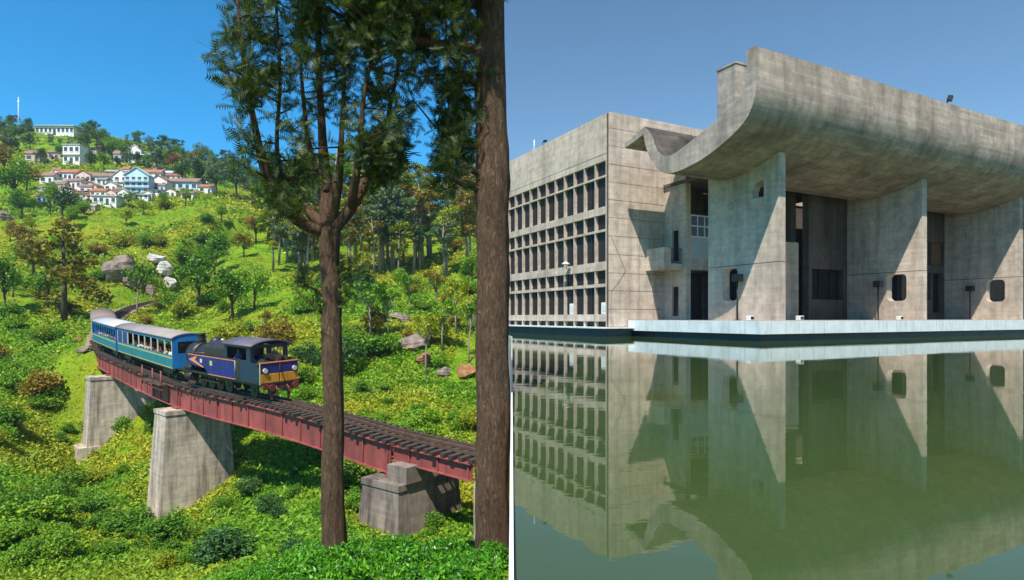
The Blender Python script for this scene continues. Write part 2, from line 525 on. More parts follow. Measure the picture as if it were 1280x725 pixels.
# blades ---------------------------------------------------------
def blade(u0, u1, hole, extra=None):
    b = empty('blade_wall', parent=hall)
    lo = [(1.0, 1.02), (6.0, 1.02), (6.0, 4.19), (1.0, 4.19)]
    v0, v1, z0, z1 = hole
    part('lower_panel', MB().plate([lo, rounded(v0, v1, z0, z1, 0.3)[::-1]], Z, u0, u1), 'conc', b)
    up = [(1.0, 4.225), (6.0, 4.225), (6.0, 10.35), (1.0, 10.35)]
    loops = [up]
    if extra: loops.append(extra[::-1])
    part('upper_panel', MB().plate(loops, Z, u0 + 0.004, u1 - 0.004), 'conc', b)
    for v, z in ((2.2, 7.6), (4.3, 7.7)):
        part('boss', MB().tube([(u0 - 0.08, v, z), (u0 - 0.05, v, z), (u0 + 0.01, v, z)], [0.16, 0.2, 0.22], 14), 'conc', b)
    return b
arch = [(1.95, 7.85), (2.75, 7.85), (2.75, 8.25), (2.6, 8.55), (2.35, 8.72), (2.05, 8.78), (1.95, 8.78)]
blade(2.5, 3.05, (3.75, 4.85, 2.18, 4.07), arch)
blade(15.9, 16.45, (1.95, 3.2, 2.3, 4.06))
blade(28.4, 28.95, (1.9, 3.1, 2.4, 4.06))
blade(41.0, 41.55, (1.9, 3.1, 2.4, 4.06))

# stair tower beside the block wall
side = [(8.65, 1.03), (10.69, 1.03), (10.69, 11.2), (8.65, 11.2)]
part('stair_wall', MB().plate([side, [(9.3, 4.95), (9.9, 4.95), (9.9, 7.0), (9.3, 7.0)], [(9.3, 1.3), (9.9, 1.3), (9.9, 3.25), (9.3, 3.25)]], Z, 3.2, 3.5), 'conc')
part('window_pane', MB().box(3.36, 3.39, 9.28, 9.92, 4.93, 7.02), 'glass')
part('window_pane', MB().box(3.36, 3.39, 9.28, 9.92, 1.28, 3.27), 'glass')
part('pillar', MB().box(3.21, 3.64, 8.64, 9.0, 1.04, 11.2), 'conc')
part('pillar', MB().box(6.3, 6.7, 8.64, 9.0, 1.04, 11.2), 'conc')
part('landing_slab', MB().box(3.64, 6.3, 8.7, 10.6, 4.35, 5.06), 'conc')
part('parapet_panel', MB().box(3.66, 6.3, 8.72, 8.8, 5.06, 6.5), 'panel_blue')
wf = empty('window', parent=hall)
part('frame', MB().plate([[(3.66, 6.5), (6.3, 6.5), (6.3, 8.0), (3.66, 8.0)]] + [[(a, c), (a + 0.52, c), (a + 0.52, c + 0.6), (a, c + 0.6)] for a in (3.76, 4.38, 5.0, 5.62) for c in (6.6, 7.3)], Y, 8.72, 8.8), 'frame_pale', wf)
part('pane', MB().box(3.7, 6.26, 8.75, 8.77, 6.54, 7.96), 'glass', wf)
part('door', MB().box(3.66, 6.29, 10.3, 10.36, 1.05, 4.3), 'void')
part('inner_wall', MB().box(3.66, 6.29, 10.2, 10.3, 5.06, 11.2), 'conc_in')
# balcony
part('balcony_slab', MB().box(1.6, 3.19, 8.9, 10.68, 4.32, 4.72), 'conc')
part('balcony_parapet', MB().box(1.6, 1.7, 8.92, 10.66, 4.72, 5.75), 'conc')
part('balcony_parapet', MB().box(1.72, 2.2, 8.92, 9.02, 4.72, 5.75), 'conc')
rb = MB()
for k in range(6): rb.tube([(2.25 + 0.17 * k, 8.96, 4.72), (2.25 + 0.17 * k, 8.96, 5.7)], 0.015, 6)
rb.tube([(2.2, 8.96, 5.7), (3.2, 8.96, 5.7)], 0.02, 6)
part('railing', rb, 'black')

# bay behind the entrance: wall with wide opening
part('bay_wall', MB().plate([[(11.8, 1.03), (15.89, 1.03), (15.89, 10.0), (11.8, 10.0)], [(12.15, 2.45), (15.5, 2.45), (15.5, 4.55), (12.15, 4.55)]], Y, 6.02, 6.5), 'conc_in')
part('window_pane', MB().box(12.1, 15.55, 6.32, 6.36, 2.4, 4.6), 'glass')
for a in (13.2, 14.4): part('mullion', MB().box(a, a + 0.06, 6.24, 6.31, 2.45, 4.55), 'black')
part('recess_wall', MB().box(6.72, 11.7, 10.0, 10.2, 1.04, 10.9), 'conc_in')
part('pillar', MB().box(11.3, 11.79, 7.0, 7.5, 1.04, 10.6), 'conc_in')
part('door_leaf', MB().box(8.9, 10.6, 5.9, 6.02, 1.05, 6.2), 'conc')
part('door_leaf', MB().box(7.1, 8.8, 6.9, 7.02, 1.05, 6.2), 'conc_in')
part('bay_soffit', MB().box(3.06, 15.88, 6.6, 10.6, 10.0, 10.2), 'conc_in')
# second bay: slatted windows over dark doors
part('bay_wall', MB().plate([[(16.46, 1.03), (28.39, 1.03), (28.39, 10.0), (16.46, 10.0)],
     [(24.9, 5.37), (26.5, 5.37), (26.5, 7.2), (24.9, 7.2)], [(26.75, 5.37), (28.3, 5.37), (28.3, 7.2), (26.75, 7.2)],
     [(24.9, 2.6), (26.5, 2.6), (26.5, 4.74), (24.9, 4.74)], [(26.75, 1.6), (28.3, 1.6), (28.3, 4.74), (26.75, 4.74)],
     [(18.0, 2.45), (22.6, 2.45), (22.6, 4.6), (18.0, 4.6)]], Y, 6.02, 6.5), 'conc_in')
for a, b in ((24.9, 26.5), (26.75, 28.3)):
    part('window_pane', MB().box(a, b, 6.4, 6.44, 5.37, 7.2), 'glass')
    k = a
    while k < b - 0.05:
        part('slat', MB().box(k, k + 0.12, 6.2, 6.38, 5.38, 7.19), 'wood')
        k += 0.2
part('window_pane', MB().box(24.9, 26.5, 6.4, 6.44, 2.6, 4.74), 'glass')
part('window_pane', MB().box(26.75, 28.3, 6.4, 6.44, 1.6, 4.74), 'glass')
part('window_pane', MB().box(18.0, 22.6, 6.4, 6.44, 2.45, 4.6), 'glass')
part('bay_wall', MB().box(28.96, 40.99, 6.02, 6.5, 1.03, 10.0), 'conc_in')

def Wp(u, v, z):
    q = Matrix.Rotation(UA, 3, 'Z') @ Vector((u, v, z)) + Vector(P0)
    return q
# floor lamps with square heads against the blades
for u, v, lab in ((2.15, 3.45, 'black post lamp with square head by the blade wall beside the balcony'),
                  (15.5, 3.55, 'black post lamp with square head by the middle blade wall'),
                  (28.0, 4.0, 'black post lamp with square head by the blade wall past the slatted windows')):
    e = empty('post_lamp', lab, 'lamp', Wp(u, v, 1.045), UA, group='post lamps along the portico')
    part('post', MB().tube([(0, 0, 0), (0, 0, 2.4)], 0.045, 8), 'black', e)
    part('foot', MB().tube([(0, 0, 0), (0, 0, 0.04)], 0.16, 12), 'black', e)
    part('lamp_head', MB().box(-0.2, 0.2, -0.24, 0.24, 2.2, 2.62), 'black', e, bevel=0.02)
for u, v, lab in ((2.2, 2.6, 'small pale floor light at the foot of the blade wall with the arched opening'), (4.6, 1.3, 'small pale floor light on the podium in front of the entrance bay'),
                  (15.6, 2.2, 'small pale floor light under the rounded opening of the middle blade')):
    e = empty('floor_light', lab, 'light fitting', Wp(u, v, 1.045), UA, group='floor lights on the podium')
    part('housing', MB().box(-0.17, 0.17, -0.14, 0.14, 0, 0.26), 'white_metal', e, bevel=0.02)
    part('lens', MB().box(-0.12, 0.12, -0.16, -0.141, 0.06, 0.22), 'glass', e)
# things fixed to the sunscreen
for i, z, lab in ((1, 1.42, 'white air conditioner box low in the sunscreen grid at the corner bay'), (4, 1.42, 'white air conditioner box low in the sunscreen grid some bays along')):
    e = empty('air_conditioner', lab, 'air conditioner', Wp(U0 + 0.12, T(i) - 0.9, z), UA)
    part('case', MB().box(-0.02, 0.5, -0.3, 0.3, 0, 0.78), 'white_metal', e, bevel=0.02)
    part('grille', MB().tube([(-0.04, 0, 0.4), (-0.021, 0, 0.4)], 0.22, 16), 'frame_pale', e)
e = empty('wall_lamp', 'small white lamp on a bracket on the concrete sunscreen band', 'lamp', Wp(U0, T(3) + 0.4, 4.6), UA)
part('bracket', MB().tube([(0.01, 0, 0), (-0.35, 0, 0.1), (-0.4, 0, 0.42)], 0.025, 6), 'black', e)
part('shade', MB().tube([(-0.4, 0, 0.4), (-0.4, 0, 0.46), (-0.4, 0, 0.58)], [0.3, 0.28, 0.05], 12), 'white_metal', e)
e = empty('antenna', 'thin white antenna pole on the roof edge of the concrete hall', 'antenna', Wp(-0.8, T(8) + 0.3, ZT), UA)
part('mast', MB().tube([(0, 0, 0), (0, 0, 1.1)], 0.04, 8), 'white_metal', e)
part('base', MB().box(-0.15, 0.15, -0.15, 0.15, 0, 0.3), 'white_metal', e)
e = empty('roof_lamp', 'small dark lamp on the roof parapet beside the antenna', 'lamp', Wp(-0.8, T(7) + 0.2, ZT), UA)
part('arm', MB().tube([(0, 0, 0), (0, 0, 0.5), (0, -0.25, 0.55)], 0.03, 6), 'black', e)
part('lamp_head', MB().box(-0.1, 0.1, -0.5, -0.2, 0.48, 0.62), 'black', e)
# loose cable on the end wall
tag(MB().tube([Wp(-1.3, V0 - 0.03, 6.5), Wp(-0.9, V0 - 0.03, 5.8), Wp(-0.3, V0 - 0.03, 4.6), Wp(-0.1, V0 - 0.03, 4.3), Wp(-0.6, V0 - 0.03, 3.6), Wp(-1.25, V0 - 0.03, 2.9), Wp(-1.3, V0 - 0.03, 1.2), Wp(-1.1, V0 - 0.03, 0.58)], 0.008, 5).build('cable', M['conc_in']), 'thin loose cable hanging on the blank concrete end wall', 'cable')
# ================================================================ the valley side
RNG = np.random.default_rng(11)
# ground profiles: column -> (distance, picture row) measured along that line of sight, turned into heights
COLS = {
    -250: [(3, -1.4, 0), (12, -5.5, 0), (22, -9.5, 0), (30, 720), (36, 650), (48, 575), (58, 520), (72, 450), (90, 400), (115, 350), (150, 300), (190, 250), (240, 200), (330, 156)],
    0: [(3, -1.4, 0), (10, -4.6, 0), (18, -8.2, 0), (28, 725), (36, 650), (48, 575), (58, 520), (72, 450), (90, 400), (115, 350), (150, 300), (190, 250), (240, 205), (330, 158)],
    100: [(3, -1.4, 0), (10, -4.6, 0), (18, -8.2, 0), (28, 725), (36, 665), (56, 604), (66, 505), (78, 442), (100, 394), (125, 345), (160, 292), (205, 243), (260, 200), (340, 163)],
    200: [(3, -1.4, 0), (10, -4.4, 0), (17, -7.2, 0), (25, 725), (35, 668), (46, 652), (56, 545), (78, 442), (105, 397), (122, 374), (140, 322), (185, 268), (230, 228), (360, 186)],
    300: [(3, -1.3, 0), (6, -2.5, 0), (10, -3.5, 0), (14, 730), (20, 712), (28, 690), (40, 645), (48, 570), (56, 500), (75, 440), (98, 380), (135, 320), (190, 262), (260, 236), (370, 205)],
    400: [(3, -1.2, 0), (5, -1.75, 0), (8, 716), (10, 704), (14, 694), (24, 674), (38, 600), (48, 530), (57, 490), (72, 440), (95, 385), (125, 338), (170, 298), (300, 255)],
    500: [(3, -1.05, 0), (5, -1.6, 0), (7, 728), (9.5, 697), (16, 692), (27, 690), (38, 605), (48, 530), (62, 462), (85, 402), (115, 352), (160, 312), (300, 265)],
    600: [(3, -0.95, 0), (4, -1.05, 0), (5.5, 728), (9, 700), (16, 694), (26, 688), (36, 605), (46, 535), (60, 472), (85, 402), (115, 352), (160, 312), (300, 275)],
}
_ck = sorted(COLS)
_K = np.array([(p - 640) / FPX for p in _ck])
_LD = np.linspace(math.log(2.0), math.log(900.0), 260)
_T = []
for p in _ck:
    ds, zz = [], []
    for e in COLS[p]:
        ds.append(math.log(e[0]))
        zz.append(e[1] if len(e) == 3 else CAM_Z + (HOR - e[1]) / FPX * e[0])
    ds.append(math.log(900)); zz.append(zz[-1] * 0.8)
    prof_z = np.interp(_LD, ds, zz)
    ker = np.ones(5) / 5
    prof_z[2:-2] = np.convolve(prof_z, ker, 'valid')
    _T.append(prof_z)
_T = np.array(_T)

# the railway line: rail height, from the near abutment back up the valley
RAIL = [(-0.95, 27.35, -4.95), (-5.55, 30.8, -4.72), (-9.0, 33.5, -4.4), (-14.25, 37.5, -4.0), (-23.9, 44.9, -3.55), (-36.1, 57.3, -2.95), (-47.6, 70.0, -2.2),
        (-57, 84, -0.6), (-66, 100, 1.7), (-72, 118, 4.2), (-74.5, 140, 6.4), (-72, 165, 8.6)]
_rp = [np.array(p) for p in catmull(RAIL, 24)]
_rs = np.concatenate([[0], np.cumsum([np.linalg.norm(_rp[i + 1] - _rp[i]) for i in range(len(_rp) - 1)])])
_rp = np.array(_rp)
def rail(s):
    return Vector([float(np.interp(s, _rs, _rp[:, k])) for k in range(3)])
RAIL_END = float(_rs[-1])
S_ABUT = float(_rs[24 * 6 + 2])        # the line leaves the bridge here

def wnoise(x, y, seed=0):
    r = np.random.default_rng(seed)
    o = np.zeros_like(x)
    for i in range(14):
        a = r.uniform(0, 6.28); w = r.uniform(0.6, 2.2)
        o += np.sin(x * w * math.cos(a) + y * w * math.sin(a) + r.uniform(0, 6.28)) / 14 ** 0.5
    return o

def ground(x, y):
    x = np.asarray(x, float); y = np.asarray(y, float)
    yy = np.maximum(y, 2.2)
    k = np.clip(x / yy, _K[0], _K[-1])
    j = np.clip(np.searchsorted(_K, k) - 1, 0, len(_K) - 2)
    f = np.clip((k - _K[j]) / (_K[j + 1] - _K[j]), 0, 1)
    li = np.clip((np.log(yy) - _LD[0]) / (_LD[1] - _LD[0]), 0, len(_LD) - 1.001)
    i0 = li.astype(int); g = li - i0
    za = _T[j, i0] * (1 - g) + _T[j, i0 + 1] * g
    zb = _T[j + 1, i0] * (1 - g) + _T[j + 1, i0 + 1] * g
    z = za * (1 - f) + zb * f
    amp = np.clip((yy - 12) / 90, 0, 1)
    z = z + amp * (0.9 * wnoise(x * 0.13, y * 0.13, 1) + 0.35 * wnoise(x * 0.5, y * 0.5, 2)) + 0.05 * wnoise(x * 1.7, y * 1.7, 3) * np.clip(yy / 8, 0, 1)
    # bed of the railway where it runs on the ground
    m = (y > 50) & (y < 180) & (x < -30)
    if np.any(m):
        pts = _rp[(_rs > S_ABUT - 1)]
        xm, ym = x[m] if x.ndim else x, y[m] if y.ndim else y
        dx = np.atleast_1d(xm)[:, None] - pts[None, :, 0]; dy = np.atleast_1d(ym)[:, None] - pts[None, :, 1]
        d2 = dx * dx + dy * dy
        ii = np.argmin(d2, 1); dd = np.sqrt(d2[np.arange(len(ii)), ii])
        w = 1 - np.clip((dd - 2.6) / 6.0, 0, 1); w = w * w * (3 - 2 * w)
        zt = pts[ii, 2] - 0.42
        if z.ndim: z[m] = z[m] * (1 - w) + zt * w
        else: z = float(z * (1 - w[0]) + zt[0] * w[0])
    # the ground under the pool and the hall
    ex = np.interp(yy, [0, 36, 58, 75], [0.004, 0.004, -2.18, -2.9])
    under = (x > ex) & (y < 75)
    z = np.where(under, np.minimum(z, -5.0), z)
    z = np.where((x > ex) & (y >= 75), np.minimum(z, 4.0 + (y - 75) * 0.12), z)
    return z

def grassy(x, y):
    """open grass instead of scrub"""
    x = np.asarray(x, float); y = np.asarray(y, float)
    return wnoise(x * 0.055, y * 0.055, 9) + 0.4 * wnoise(x * 0.16, y * 0.16, 10)

def gz(x, y):
    return float(ground(np.array([x]), np.array([y]))[0])

def hit(px, py, d0=3.0, d1=520.0):
    """where the line of sight through that picture point first meets the ground"""
    d = np.exp(np.linspace(math.log(d0), math.log(d1), 900))
    x = (px - 640) / FPX * d
    z = CAM_Z + (HOR - py) / FPX * d
    b = np.nonzero(z < ground(x, d))[0]
    if len(b) == 0: return None
    i = b[0]
    return Vector((float(x[i]), float(d[i]), float(ground(x[i:i + 1], d[i:i + 1])[0])))

ka = np.concatenate([np.linspace(-1.5, -0.12, 150), np.linspace(-0.11, 0.02, 60), np.linspace(0.05, 1.3, 24)])
da = np.exp(np.linspace(math.log(2.2), math.log(880), 300))
KK, DD = np.meshgrid(ka, da)
X = KK * DD
ZZ = ground(X.ravel(), DD.ravel())
V = np.stack([X.ravel(), DD.ravel(), ZZ], 1)
nk = len(ka)
I = (np.arange(len(da) - 1)[:, None] * nk + np.arange(nk - 1)[None, :]).ravel()
F = np.stack([I, I + 1, I + 1 + nk, I + nk], 1)

def m_ground():
    t = NT('hillside_ground')
    co = t.coord('Position')
    n1 = t.noise(co, 0.045, 6, 0.6, 0.3); n2 = t.noise(co, 0.35, 6, 0.65); n3 = t.noise(co, 3.0, 4)
    c = t.ramp(n2, [(0.3, (0.06, 0.13, 0.006)), (0.5, (0.12, 0.24, 0.010)), (0.7, (0.20, 0.29, 0.014))])
    c = t.mix(t.ramp(n1, [(0.45, 0.0), (0.62, 0.8)]), c, (0.23, 0.22, 0.016))
    c = t.mix(t.ramp(t.noise(co, 0.11, 5, 0.6), [(0.66, 0.0), (0.72, 0.9)]), c, (0.17, 0.10, 0.045))
    c = t.mix(0.5, c, t.ramp(n3, [(0.3, 0.4), (0.7, 1.4)]), 'MULTIPLY')
    return t.done(t.principled(c, 0.95, 0, t.bump(n3, 0.8, 0.25), 0.1).outputs[0])
meshobj('hillside', np_mesh('hillside', V, F, m_ground(), True), kind='structure')
# land below the horizon on every side
MB().add([(-1200, -1200, -16), (1200, -1200, -16), (1200, 1200, -16), (-1200, 1200, -16)], [(0, 1, 2, 3)]).build('ground', M['conc_in'], kind='structure')
bpy.data.objects['ground'].data.materials.clear(); bpy.data.objects['ground'].data.materials.append(bpy.data.materials['hillside_ground'])

# rocks -----------------------------------------------------------
M['rock'] = m_rock('grey_rock', (0.10, 0.085, 0.075), (0.24, 0.19, 0.16), (0.36, 0.29, 0.24))
M['rock_white'] = m_rock('white_rock', (0.22, 0.20, 0.18), (0.52, 0.51, 0.49), (0.70, 0.69, 0.67))
M['earth'] = m_rock('bare_earth', (0.16, 0.08, 0.035), (0.30, 0.15, 0.07), (0.42, 0.25, 0.14))
def rock(px, py, wpx, hpx, mat, label, seed):
    p = hit(px, py)
    w = wpx / FPX * p.y; h = hpx / FPX * p.y
    r = np.random.default_rng(seed)
    bm = bmesh.new()
    bmesh.ops.create_icosphere(bm, subdivisions=4, radius=1.0)
    dirs = r.normal(size=(14, 3)); dirs /= np.linalg.norm(dirs, axis=1)[:, None]
    cuts = r.uniform(0.45, 0.9, 14)
    ph = r.uniform(0, 6, 3)
    for v in bm.verts:
        c = np.array(v.co)
        for d_, k_ in zip(dirs, cuts):
            e = c @ d_
            if e > k_: c = c - d_ * (e - k_) * 0.85
        c = c * (1 + 0.09 * math.sin(7 * c[0] + ph[0]) * math.sin(6 * c[1] + ph[1]) + 0.03 * math.sin(17 * c[2] + ph[2]))
        v.co = (c[0] * w * 0.56, c[1] * w * 0.42, c[2] * h * 0.62)
    me = bpy.data.meshes.new('boulder'); bm.to_mesh(me); bm.free()
    me.materials.append(M[mat])
    return meshobj('boulder', me, label=label, cat='rock', loc=(p.x, p.y, p.z + h * 0.3), rot=(0, r.uniform(-.2, .2), r.uniform(0, 1)))
rock(150, 352, 46, 42, 'rock', 'large pinkish grey boulder on the slope above the railway curve', 3)
rock(163, 362, 22, 18, 'rock', 'small grey boulder at the foot of the large pinkish boulder', 4)
rock(187, 372, 12, 16, 'rock', 'dark narrow boulder beside the railway track on the slope', 5)
rock(195, 330, 20, 13, 'rock_white', 'upper piece of the white rock outcrop above the railway', 6)
rock(203, 344, 22, 17, 'rock_white', 'middle piece of the white rock outcrop above the railway', 7)
rock(211, 360, 18, 18, 'rock_white', 'lowest piece of the white rock outcrop above the railway', 8)
rock(516, 436, 40, 22, 'rock', 'broad slanting grey boulder on the slope between the two tall trees', 9)
rock(500, 402, 26, 12, 'rock', 'flat grey boulder under a spreading tree on the slope', 10)
rock(530, 455, 22, 14, 'earth', 'brownish boulder below the broad slanting boulder', 12)
rock(556, 470, 18, 14, 'rock', 'small pale boulder by a bare earth bank', 13)
rock(583, 472, 26, 20, 'earth', 'reddish earth bank beside the thick tree trunk', 14)
rock(588, 388, 16, 12, 'earth', 'small reddish earth scar high beside the thick tree trunk', 15)
rock(4, 276, 20, 14, 'rock', 'dark boulder on the grassy shoulder below the village', 16)
rock(104, 440, 16, 8, 'rock', 'flat grey stone on the bank at the far end of the bridge', 17)
rock(98, 428, 12, 7, 'earth', 'small brown stone on the bank at the far end of the bridge', 18)
# ================================================================ railway
M['girder'] = m_paint('faded_red_steel', (0.255, 0.058, 0.052), 0.65, 0.35, 0.5, 0, 0.0, (0.09, 0.032, 0.024))
M['sleeper'] = m_paint('weathered_timber', (0.055, 0.042, 0.034), 0.9, 0.45, 1.1)
M['steel'] = m_paint('rusty_rail', (0.16, 0.10, 0.07), 0.45, 0.3, 3.0, 0.5)
M['ballast'] = m_rock('ballast', (0.13, 0.09, 0.065), (0.26, 0.19, 0.14), (0.36, 0.28, 0.22))
M['pierc'] = m_concrete('pier_concrete', (0.66, 0.57, 0.46), (0.42, 0.35, 0.28), 0.85, 0.45, 0.3)
M['pier_dark'] = m_concrete('shaded_pier_concrete', (0.34, 0.28, 0.23), (0.17, 0.14, 0.12), 0.85, 0.45, 0.35)  # tree shade over the pier is put into this darker colour
M['pier_in'] = m_concrete('abutment_masonry', (0.40, 0.31, 0.22), (0.22, 0.17, 0.12), 0.4, 0.6, 0.4)

CANT = R(2.2)
def frame(s):
    a, b = rail(max(0, s - 0.4)), rail(min(RAIL_END, s + 0.4))
    t = (a - b).normalized()                    # forward = towards the near abutment
    l = Vector((0, 0, 1)).cross(t).normalized()
    u = t.cross(l)
    c = CANT if s < S_ABUT + 8 else 0
    l2 = l * math.cos(c) + u * math.sin(c)
    u2 = u * math.cos(c) - l * math.sin(c)
    m = Matrix((t, l2, u2)).transposed().to_4x4()
    m.translation = rail(s)
    return m

track = empty('railway_track', 'single railway track on dark sleepers curving over the bridge', 'railway track', rail(0))
tinv = Matrix.Translation(-rail(0))
def along(s0, s1, step, ys, zs_, name, mat, parent, base):
    """a bar with rectangular section following the line"""
    ss = np.arange(s0, s1, step).tolist() + [s1]
    vsl, fs = [], []
    for s in ss:
        m = Matrix.Translation(-base) @ frame(s)
        for (y, z) in ((ys[0], zs_[0]), (ys[1], zs_[0]), (ys[1], zs_[1]), (ys[0], zs_[1])):
            vsl.append(m @ Vector((0, y, z)))
    for i in range(len(ss) - 1):
        for j in range(4):
            k = (j + 1) % 4
            fs.append((4 * i + j, 4 * i + k, 4 * i + 4 + k, 4 * i + 4 + j))
    e = 4 * (len(ss) - 1)
    fs += [(3, 2, 1, 0), (e, e + 1, e + 2, e + 3)]
    return MB().add(vsl, fs).build(name, mat, parent)
base0 = rail(0)
for y in (-0.53, 0.53):
    along(0, RAIL_END, 1.0, (y - 0.035, y + 0.035), (-0.13, 0.0), 'rail', M['steel'], track, base0)
along(0, RAIL_END, 1.0, (-0.06, 0.06), (-0.13, 0.03), 'rack_rail', M['steel'], track, base0)
slp_me = [MB().box(-0.12, 0.12, -1.15 + a, 1.15 + b, -0.30, -0.131).mesh('sleeper', M['sleeper']) for a, b in ((0, 0), (-.1, .05), (.08, -.03), (-.18, 0), (0.03, .1))]
rr = random.Random(5)
s = 0.3
while s < min(RAIL_END, S_ABUT + 75):
    m = tinv @ frame(s)
    o = meshobj('sleeper', rr.choice(slp_me), track)
    o.matrix_local = m @ Matrix.Rotation(rr.uniform(-.03, .03), 4, 'Z') @ Matrix.Translation((0, 0, rr.uniform(-.012, 0.0)))
    s += 0.56 if s < S_ABUT else 0.75
# ballast where the line runs on the ground
bed = along(S_ABUT - 0.5, RAIL_END, 1.2, (-1.7, 1.7), (-0.9, -0.22), 'ballast_bed', M['ballast'], track, base0)

# spans -----------------------------------------------------------
def s_at(px):
    """distance along the line at a picture column"""
    for i in range(len(_rp)):
        if 640 + FPX * _rp[i, 0] / _rp[i, 1] < px: return float(_rs[i])
S3, S2, S1 = s_at(512), s_at(243), s_at(152)
bridge = empty('railway_bridge', 'faded red steel plate girder railway bridge on tall concrete piers', 'bridge', rail(S2) - Vector((0, 0, 2)))
bb = rail(S2) - Vector((0, 0, 2))
def span(s0, s1, depth, top=-0.34):
    for side in (-1, 1):
        g = empty('girder', parent=bridge)
        y = side * 0.95
        along(s0, s1, 1.0, (y - 0.02, y + 0.02), (top - depth, top - 0.03), 'web', M['girder'], g, bb)
        along(s0, s1, 1.0, (y - 0.2, y + 0.2), (top - 0.035, top), 'top_flange', M['girder'], g, bb)
        along(s0, s1, 1.0, (y - 0.2, y + 0.2), (top - depth - 0.035, top - depth), 'bottom_flange', M['girder'], g, bb)
        st = MB().box(-0.04, 0.04, min(y + side * 0.02, y + side * 0.09), max(y + side * 0.02, y + side * 0.09), top - depth, top - 0.035).mesh('stiffener', M['girder'])
        q = s0 + 0.2
        while q < s1:
            o = meshobj('stiffener', st, g); o.matrix_local = Matrix.Translation(-bb) @ frame(q)
            q += 1.9
    q = s0 + 1
    while q < s1 - 0.5:
        o = MB().box(-0.05, 0.05, -0.93, 0.93, top - depth + 0.1, top - depth + 0.25).build('cross_brace', M['girder'], bridge)
        o.matrix_local = Matrix.Translation(-bb) @ frame(q)
        q += 2.7
span(0.3, S3 - 0.1, 0.75)
span(S3 + 0.1, S2 - 0.1, 1.45)
span(S2 + 0.1, S1 - 0.1, 1.45)
span(S1 + 0.1, S_ABUT + 0.6, 1.3)
# refuge platform with posts in front of the first coach
for q in (s_at(206), s_at(219), s_at(232)):
    o = MB().tube([(0, -1.55, -0.75), (0, -1.55, 0.75)], 0.05, 6).add([], []).build('refuge_post', M['girder'], bridge)
    o.matrix_local = Matrix.Translation(-bb) @ frame(q)
o = MB().box(-2.4, 2.4, -1.75, -1.2, -0.36, -0.28).build('refuge_deck', M['sleeper'], bridge)
o.matrix_local = Matrix.Translation(-bb) @ frame(s_at(219))
o = MB().box(-2.4, 2.4, -1.6, -1.5, -0.72, -0.64).build('refuge_beam', M['girder'], bridge)
o.matrix_local = Matrix.Translation(-bb) @ frame(s_at(219))

# piers: local X along the line, local Y across it
def pier(s, top, hw_t, hw_b, hl_t, hl_b, zbase, label, step=None, pedestal=False, pm='pierc'):
    f = frame(s)
    t = f.col[0].to_3d(); az = math.atan2(t.y, t.x)
    p = rail(s)
    e = empty('bridge_pier', label, 'bridge pier', (p.x, p.y, zbase), az, group='bridge piers')
    zt = p.z + top - zbase
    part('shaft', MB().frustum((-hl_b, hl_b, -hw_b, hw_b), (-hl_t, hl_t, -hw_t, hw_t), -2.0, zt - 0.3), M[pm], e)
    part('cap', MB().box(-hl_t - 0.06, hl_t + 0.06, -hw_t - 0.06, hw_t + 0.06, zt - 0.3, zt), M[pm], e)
    part('bearing', MB().box(-0.5, 0.5, -1.3, -0.6, zt, zt + 0.13), M['girder'], e)
    part('bearing', MB().box(-0.5, 0.5, 0.6, 1.3, zt, zt + 0.13), M['girder'], e)
    if step:
        part('footing', MB().frustum((-hl_b - 0.15, hl_b + 0.12, -hw_b - 0.75, hw_b + 0.1), (-hl_b - 0.05, hl_b + 0.05, -hw_b - 0.55, hw_b + 0.05), -2.0, step), M[pm], e)
    if pedestal:
        part('pedestal', MB().box(0.12, 1.45, -1.7, 1.75, zt, p.z - 1.14 - zbase), M[pm], e)
    return e
pier(S1, -1.93, 2.75, 3.3, 1.25, 1.65, -12.6, 'tall sunlit concrete pier with a stepped foot, nearest the far bank', 1.2)
pier(S2, -1.93, 2.2, 2.75, 1.15, 1.5, -12.4, 'tall streaked concrete pier standing under the locomotive')
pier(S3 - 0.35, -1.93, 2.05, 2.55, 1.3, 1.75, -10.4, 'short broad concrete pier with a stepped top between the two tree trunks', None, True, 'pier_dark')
# abutments
f = frame(S_ABUT + 1.5); t = f.col[0].to_3d()
e = empty('bridge_abutment', 'rough stone abutment carrying the far end of the bridge', 'abutment', rail(S_ABUT + 1.5) - Vector((0, 0, 6)), math.atan2(t.y, t.x))
part('masonry', MB().frustum((-3, 2.2, -2.9, 2.4), (-3, 1.4, -2.2, 2.0), -2, 4.35), M['pier_in'], e)
part('bearing_shelf', MB().box(0.5, 1.5, -2.25, 2.05, 4.12, 4.3), M['pier_in'], e)
f = frame(0.4); t = f.col[0].to_3d()
e = empty('bridge_abutment', 'concrete abutment at the near end of the bridge behind the thick trunk', 'abutment', rail(0.2) - Vector((0.05, 0, 7)), 0)
part('masonry', MB().box(-0.5, 0.8, -1.6, 1.6, -4, 5.8), M['pierc'], e)
part('ballast_wall', MB().box(0.3, 0.8, -1.6, 1.6, 5.8, 6.75), M['pierc'], e)

